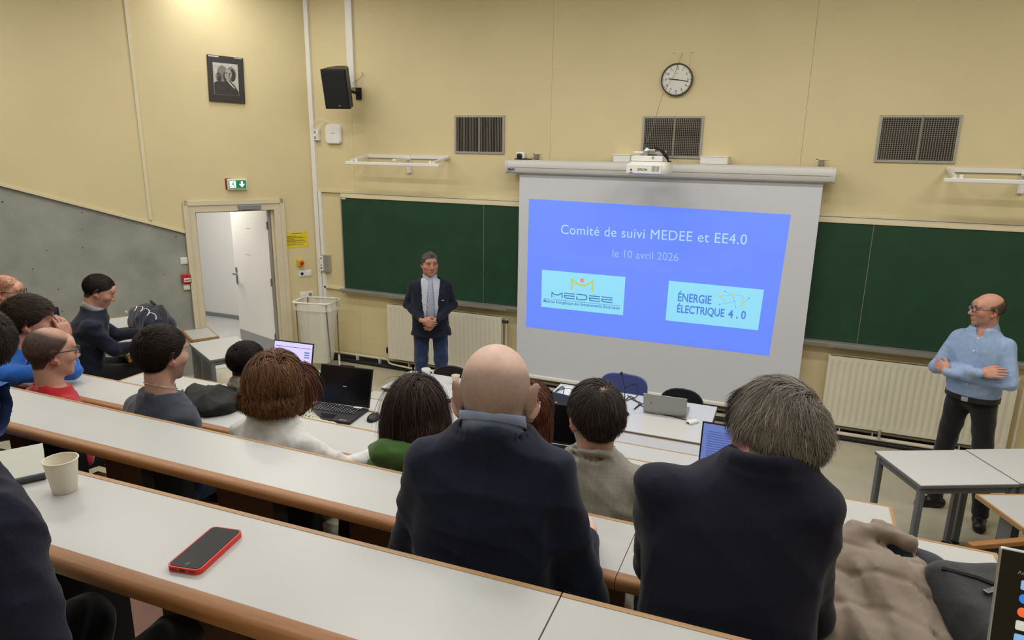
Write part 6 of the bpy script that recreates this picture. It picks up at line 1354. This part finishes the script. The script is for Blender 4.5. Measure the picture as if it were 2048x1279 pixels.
# ------------------------------------------------------------------ dark-haired man cut by the left edge
person('dark-haired bearded man cut off by the left edge', hp(-46, 620, 1.4, 1.08), rad(20), FK[4]+0.02, dict(
    hs=1.06, look=(60, -4, 0), lean=0.08, side=0.44, wf=0.8, armR=((0.2, 0.06, 0.72), (0.12, 0.26, 0.62)), armL=((-0.2, 0.06, 0.72), (-0.12, 0.26, 0.62)), skin='b98a74', beard=('4b4038', 0.7), scalp=(m_full, '191310', 1.0), top=dict(mat='blue_jumper', name='jumper', fold=0.0062, ease=0.008, collar=(0.068, 0.0, 0.018, 0.009, -0.004)), seed=44, bottom='jeans',
    hair=[short_hair(['120e0c', '1c1512', '28201a', '3a3029'], n=11000, ln=0.03, layer=0.1, inf=0.005, seed=45, width=0.0018, lift=0.2)]))
# ------------------------------------------------------------------ person in the dark sleeve at the lower left
person('person in a dark navy jumper at the lower left corner', np.array((-1.22, 0.57, 2.55)), rad(6), FK[5]+0.02, dict(
    hs=1.04, look=(0, -6, 0), lean=0.1, wf=1.04, skin='c08a72', scalp=(m_full, '1a1411', 1.0), armR=((0.24, 0.04, 0.74), (0.16, 0.14, 0.56)), armL=((-0.24, 0.04, 0.74), (-0.16, 0.14, 0.56)), armr=(0.066, 0.058, 0.04),
    top=dict(mat='navy_wool', name='jumper', fold=0.006, wl=0.09, ease=0.008, collar=(0.068, 0.0, 0.018, 0.009, -0.004), h=0.007), seed=47,
    hair=[short_hair(['120e0c', '1c1512'], n=2500, ln=0.04, seed=48)]))
# ------------------------------------------------------------------ standing presenter in the dark jacket
def ribbon_part(name, mt, P, pts, w_, th=0.004):
    return part(name, mt, P, lambda m: [m.box((0, 0, 0), (w_, th, 0.01))])
pz = np.array(ony(859, 504, 6.5)); pz[2] -= 0.122*1.06
def presenter(P, d):
    nb, hip = d['nb'], d['hip']
    # shirt front showing between the lapels, tie, lapels
    S = SDF((-0.2, -0.02, 0.86), (0.2, 0.3, nb+0.03), 0.008); S.loft([(z, cx_, cy, rx_*0.93, ry_*0.97) for z, cx_, cy, rx_, ry_ in d['tab']], 0.02)
    S.ell((0, 0.085, 1.08), (0.15, 0.085, 0.16), 0.06); S.cut((0, 0.04, 0), (0, -1, 0)); V, F = S.mesh(); np_mesh('shirt_front', V, F, 'shirt_white', P)
    tw = [(nb-0.02, 0.018), (nb-0.055, 0.024), (nb-0.08, 0.02), (nb-0.2, 0.033), (nb-0.35, 0.042), (nb-0.43, 0.044), (nb-0.47, 0.002)]
    yt = [0.088, 0.1, 0.118, 0.162, 0.182, 0.186, 0.186]
    tie = MB(); G = [[(-w_, y, z), (-w_*0.6, y+0.01, z), (0, y+0.014, z), (w_*0.6, y+0.01, z), (w_, y, z)] for (z, w_), y in zip(tw, yt)]
    tie.grid(G, T(-0.012)); o = tie.build('tie', 'tie_stripe', P, 60); o.modifiers.new('t', 'SOLIDIFY').thickness = 0.006
    part('pocket_pin', 'silver_light', P, lambda m: m.rbox((-0.145, 0.185, nb-0.23), (0.03, 0.006, 0.006), 0.002))
def open_front(w0, w1):
    def f(G):
        X, Y, Z = G.ax[0][:, None, None], G.ax[1][None, :, None], G.ax[2][None, None, :]
        t = np.clip((Z-0.9)/(1.42-0.9), 0, 1); hw = np.where(Z < 0.93, -0.02, w0+(w1-w0)*t); d = hw-np.abs(X+0.008)
        G.D = np.where((Y > 0.035) & (Z > 0.86), np.maximum(G.D, d.astype(f32)), G.D)
    return f
PTORSO = [(0.0, .175, .135), (.15, .178, .145), (.35, .18, .15), (.55, .184, .146), (.72, .188, .128), (.81, .178, .11), (.88, .152, .095), (.94, .114, .08), (1.0, .072, .068)]
person('standing man in a dark jacket, striped tie and jeans with clasped hands', pz, rad(206), 0.0, dict(
    seated=False, hip=0.88, hs=1.06, look=(16, -2, 0), lean=0.03, wf=1.12, df=1.05, torso=PTORSO, fat=0.014, jaw=1.12, neckr=0.062, hh=0.004, skin='bd8168', blush='b0604f', brow='4a4039', scalp=(m_full, '4b443f', 1.0),
    armR=((0.255, -0.02, 1.12), (0.085, 0.235, 1.01)), armL=((-0.255, -0.02, 1.12), (-0.085, 0.225, 1.01)), armr=(0.062, 0.055, 0.045),
    hands={'R': dict(fr=((0.06, 0.262, 1.0), (-1, 0.12, -0.3), (0.1, 1, 0.1)), flex=(22, 30, 18), sc=1.05, thumb=(35, 25)), 'L': dict(fr=((-0.045, 0.235, 0.985), (0.7, 0.1, -0.8), (-0.1, 1, 0.1)), flex=(30, 40, 25), sc=1.05)},
    top=dict(mat='navy_jacket', name='jacket', fold=0.0062, wl=0.16, ease=0.012, hem=0.79, hemw=1.14, hemd=1.2, hemcy=0.01, collar=(0.074, -0.006, 0.03, 0.012, -0.01), open=0.066, bulges=[((0, 0.06, 1.05), (0.19, 0.12, 0.2))], cutfn=open_front(0.055, 0.105)),
    collar=dict(mat='shirt_white', r=0.066, h=0.04, tilt=0.35, gap=18, drop=0.035, flare=1.25), bottom='jeans', legr=(0.098, 0.08, 0.066), seed=51, sub=presenter,
    hair=[short_hair(['3c3734', '4d4742', '6b645e', '847d76'], n=7000, ln=0.026, layer=0.08, inf=0.003, seed=52, width=0.002, lift=0.12, dir=(0.03, -0.02, 0.0), crown=(0.0, 0.05, 0.13), mask=lambda p: m_full(p, front=0.006))]))
# ------------------------------------------------------------------ standing man in the light blue shirt, arms folded
def ring2(p): return m_full(p)*(1-sstep(0.045, 0.07, p[:, 2]+0.5*(p[:, 1]+0.03)))
qz = np.array(ony(1982, 587, 6.02)); qz[2] -= 0.122*1.04
def folded(P, d):
    nb, hip = d['nb'], d['hip']
    part('belt', 'shoe_black', P, lambda m: m.lathe([(0.184, -0.02), (0.188, -0.018), (0.188, 0.018), (0.184, 0.02)], 36, T(0, 0.004, hip+0.02), sx=1.0, sy=0.8), 50)
    part('buckle', 'silver_light', P, lambda m: (m.rbox((0.0, 0.156, hip+0.02), (0.045, 0.008, 0.034), 0.003),))
    for i, z in enumerate((nb-0.07, nb-0.16, nb-0.42)):
        part('button', 'white_plastic', P, lambda m: m.cyl((0, 0.2, z), (0, (0.115, 0.155, 0.172)[i], z), 0.006, 10) if False else m.sphere((0, (0.112, 0.152, 0.168)[i], z), 0.0065, n=6))
person('standing man in a light blue shirt with folded arms, looking left', qz, rad(150), 0.0, dict(
    seated=False, hip=1.0, hs=1.04, look=(-46, 0, 0), lean=0.02, wf=1.04, df=1.04, torso=[(0.0, .165, .125), (.15, .17, .138), (.35, .174, .14), (.55, .18, .135), (.72, .186, .122), (.81, .178, .108), (.88, .152, .094), (.94, .114, .08), (1.0, .07, .066)],
    fat=0.004, jaw=1.05, neckr=0.06, hh=0.004, skin='c48a70', blush='bb6653', brow='5a4a40', beard=('8d7468', 0.25), scalp=(ring2, '6a574a', 0.8), glasses='glass_frame', nose=1.03,
    armR=((0.255, 0.1, 1.2), (-0.09, 0.225, 1.265)), armL=((-0.255, 0.1, 1.2), (0.13, 0.225, 1.215)), armr=(0.06, 0.052, 0.04),
    hands={'R': dict(fr=((-0.10, 0.22, 1.27), (-1, -0.25, 0.25), (-0.2, 0.85, 0.5)), flex=(8, 14, 10), spread=0.2), 'L': dict(fr=((0.14, 0.215, 1.225), (1, -0.45, 0.35), (0.3, 0.9, 0.2)), flex=(25, 30, 20))},
    top=dict(mat='shirt_blue', name='shirt', fold=0.0045, wl=0.15, ease=0.01, hem=1.03, hemw=1.0, hemd=1.06, hemcy=0.012, open=0.06, vneck=[((0, 0.07, -0.005), (0.028, 0.05, 0.06), None)], bulges=[((0, 0.05, 1.17), (0.16, 0.1, 0.15))], h=0.0075),
    collar=dict(mat='shirt_blue', r=0.072, h=0.036, tilt=0.35, gap=75, drop=0.04, flare=1.35), bottom='trousers_black', legr=(0.092, 0.07, 0.062), legs=[((0.09, 0, 0.95), (0.12, 0.02, 0.5), (0.13, 0.0, 0.1)), ((-0.09, 0, 0.95), (-0.16, 0.03, 0.5), (-0.21, 0.02, 0.1))], feet={1: -45, -1: 20}, seed=54, sub=folded,
    hair=[short_hair(['4a3c33', '5f5046', '7a6a5e'], n=4200, ln=0.012, layer=0.02, lift=0.12, base=None, seed=55, width=0.0013, mask=lambda p: 0.9*ring2(p), segs=3)]))
# ------------------------------------------------------------------ coat, bags on the desks
def soft(name, fn, lo, hi, h, mt, parent=None, loc=None):
    S = SDF(lo, hi, h); fn(S); V, F = S.mesh(); o = np_mesh(name, V, F, mt, parent)
    from mathutils.bvhtree import BVHTree
    SURF[0] = BVHTree.FromPolygons([tuple(v) for v in V.tolist()], F.tolist()); return o
SURF = [None]
def lay(pts, off):                       # drop points onto the last soft surface
    R_ = []
    for x, y in pts:
        h_ = SURF[0].ray_cast(Vector((x, y, 1)), Vector((0, 0, -1)))[0]; R_.append((x, y, (h_.z if h_ else 0.1)+off))
    return R_
fabric('coat_taupe', '8a7b6c', rough=0.6, noise=0.1, ns=9, bump=0.15); fabric('coat_lining', '1f2632', rough=0.6); fabric('bag_grey', '2b2c2f', rough=0.75, noise=0.2, ns=90, bump=0.15, bs_=600); mat('zip', '6d6b64', 0.35, metal=0.8)
ct = empty('quilted_coat', (0.27, 1.66, ZK[4]), rad(20), 'taupe padded coat with a dark lining heaped on the desk', 'coat')
def _coat(S):
    S.ell((0.0, 0.02, 0.03), (0.16, 0.14, 0.07), 0.03); S.ell((-0.06, 0.05, 0.09), (0.09, 0.07, 0.06), 0.03)
    S.rc((-0.12, 0.03, 0.07), (-0.17, -0.1, 0.03), 0.05, 0.055, 0.03); S.rc((-0.17, -0.1, 0.03), (-0.13, -0.2, -0.04), 0.055, 0.06, 0.03)
    S.rc((0.02, -0.02, 0.09), (-0.02, -0.2, -0.02), 0.075, 0.085, 0.02); S.rc((0.1, 0.0, 0.08), (0.1, -0.2, -0.04), 0.06, 0.07, 0.02)
    S.rc((-0.04, -0.17, 0.0), (-0.06, -0.24, -0.24), 0.085, 0.09, 0.03); S.rc((0.08, -0.18, -0.02), (0.08, -0.24, -0.26), 0.08, 0.09, 0.03)
    ring = [(0.02+0.075*math.cos(a), 0.045+0.06*math.sin(a), 0.125+0.03*math.sin(a+0.6)) for a in np.linspace(0.3, 5.6, 12)]
    for p_, q_ in zip(ring[:-1], ring[1:]): S.rc(p_, q_, 0.03, 0.03, 0.018)
    for a_, b_, r_ in (((-0.09, 0.02, 0.13), (-0.1, -0.2, 0.05), 0.022), ((-0.03, -0.03, 0.15), (0.0, -0.22, 0.05), 0.024), ((0.06, -0.02, 0.14), (0.06, -0.22, 0.03), 0.02)): S.rc((a_[0], a_[1], a_[2]-0.035), b_, r_*0.6, r_*1.8, 0.035)
    S.ell((0.02, 0.045, 0.1), (0.075, 0.06, 0.05), 0.02); S.wrinkle(0.007, 0.09, 4, stretch=(1, 0.35, 0.35)); S.quilt((0.2, 0.85, 0.45), 0.1, 0.005); S.wrinkle(0.0025, 0.05, 8)
soft('outer', _coat, (-0.26, -0.38, -0.36), (0.26, 0.24, 0.26), 0.007, 'coat_taupe', ct)
def _quilt(m):
    for pts in ([(-0.15, 0.0, 0.12), (-0.05, -0.02, 0.155), (0.08, -0.02, 0.145)],): pass
def _lin(S):
    S.rc((0.06, 0.12, 0.13), (0.14, 0.03, 0.1), 0.03, 0.04, 0.03); S.rc((0.14, 0.03, 0.1), (0.17, -0.12, 0.05), 0.04, 0.035, 0.03); S.rc((0.17, -0.12, 0.05), (0.17, -0.24, -0.14), 0.035, 0.04, 0.03); S.rc((0.0, 0.14, 0.13), (0.06, 0.12, 0.13), 0.018, 0.03, 0.02); S.wrinkle(0.005, 0.08, 2)
soft('lining', _lin, (-0.06, -0.32, -0.22), (0.25, 0.2, 0.2), 0.008, 'coat_lining', ct)
bg = empty('laptop_bag', (0.52, 1.62, ZK[4]), rad(24), 'dark grey zipped bag lying beside the taupe coat', 'bag')
def _bag2(S):
    S.rbox((0.06, -0.03, 0.075), (0.19, 0.17, 0.065), 0.045, 0.02, rot3(0, 10, 0)); S.rbox((0.07, -0.16, -0.02), (0.17, 0.07, 0.13), 0.04, 0.03); S.wrinkle(0.0035, 0.14, 6)
soft('body', _bag2, (-0.25, -0.36, -0.2), (0.3, 0.26, 0.24), 0.008, 'bag_grey', bg)
part('zip_line', 'black_soft', bg, lambda m: m.tube(lay([(-0.1, 0.08), (-0.04, 0.045), (0.02, 0.0), (0.08, -0.045), (0.14, -0.08), (0.2, -0.1)], 0.001), 0.006, 6), 60)
part('zip_pull', 'zip', bg, lambda m: (m.rbox((0, 0, 0.004), (0.05, 0.014, 0.006), 0.002, Matrix.Translation(lay([(-0.03, 0.01)], 0)[0]) @ Matrix.Rotation(rad(20), 4, 'Z')), m.tube(lay([(0.0, 0.012), (0.012, 0.01), (0.018, 0.004)], 0.006), 0.003, 6)))
part('handle', 'black_soft', bg, lambda m: m.tube([lay([(0.07, 0.02)], 0)[0], lay([(0.1, 0.0)], 0.025)[0], lay([(0.16, -0.02)], 0.025)[0], lay([(0.2, -0.03)], 0)[0]], 0.012, 8), 60)
part('strap', 'bag_grey', bg, lambda m: m.grid([[(0.17+0.02*math.cos(a*0.8)-0.06*k, -0.05-0.05*a, 0.16-0.07*a*a*0.5-0.01*k) for k in (0, 1)] for a in np.linspace(0, 2.6, 12)]), 60).modifiers.new('t', 'SOLIDIFY').thickness = 0.004
# rucksack on the wing desk
fabric('ruck_navy', '141a30', rough=0.7); fabric('ruck_black', '15151a', rough=0.7)
rk = empty('rucksack', (-4.98, 4.0, ZK[2]+0.0), rad(-20), 'dark navy rucksack with white cord lying on the wing desk', 'rucksack')
def _rk(S):
    S.ell((0.0, 0.05, 0.12), (0.21, 0.14, 0.13), 0.03); S.ell((0.12, 0.06, 0.1), (0.14, 0.13, 0.1), 0.04); S.ell((-0.1, 0.03, 0.11), (0.14, 0.11, 0.1), 0.04); S.rc((-0.15, -0.02, 0.05), (0.2, -0.02, 0.05), 0.06, 0.05, 0.04); S.wrinkle(0.007, 0.11, 3); S.cut((0, 0, 0.004), (0, 0, -1))
soft('body', _rk, (-0.3, -0.16, -0.03), (0.34, 0.26, 0.29), 0.009, 'ruck_navy', rk); rk.scale = (1.2, 1.0, 1.0)
part('side_strap', 'ruck_black', rk, lambda m: m.tube([(0.1, 0.1, 0.235), (0.2, 0.08, 0.19), (0.27, 0.04, 0.08), (0.29, 0.0, 0.02)], 0.022, 8), 60)
part('white_cord', 'white_plastic', rk, lambda m: m.tube(lay([(-0.08+0.02*i+0.018*math.sin(i*1.5), -0.04+0.02*math.cos(i*1.5)+0.003*i) for i in np.arange(0, 14, 0.4)], 0.003), 0.0035, 6), 60)
part('tag', 'white_plastic', rk, lambda m: m.rbox((-0.11, -0.09, 0.175), (0.03, 0.008, 0.022), 0.003))
part('top_handle', 'ruck_black', rk, lambda m: m.tube([(-0.02, 0.08, 0.25), (0.02, 0.06, 0.275), (0.06, 0.07, 0.25)], 0.011, 8), 60)
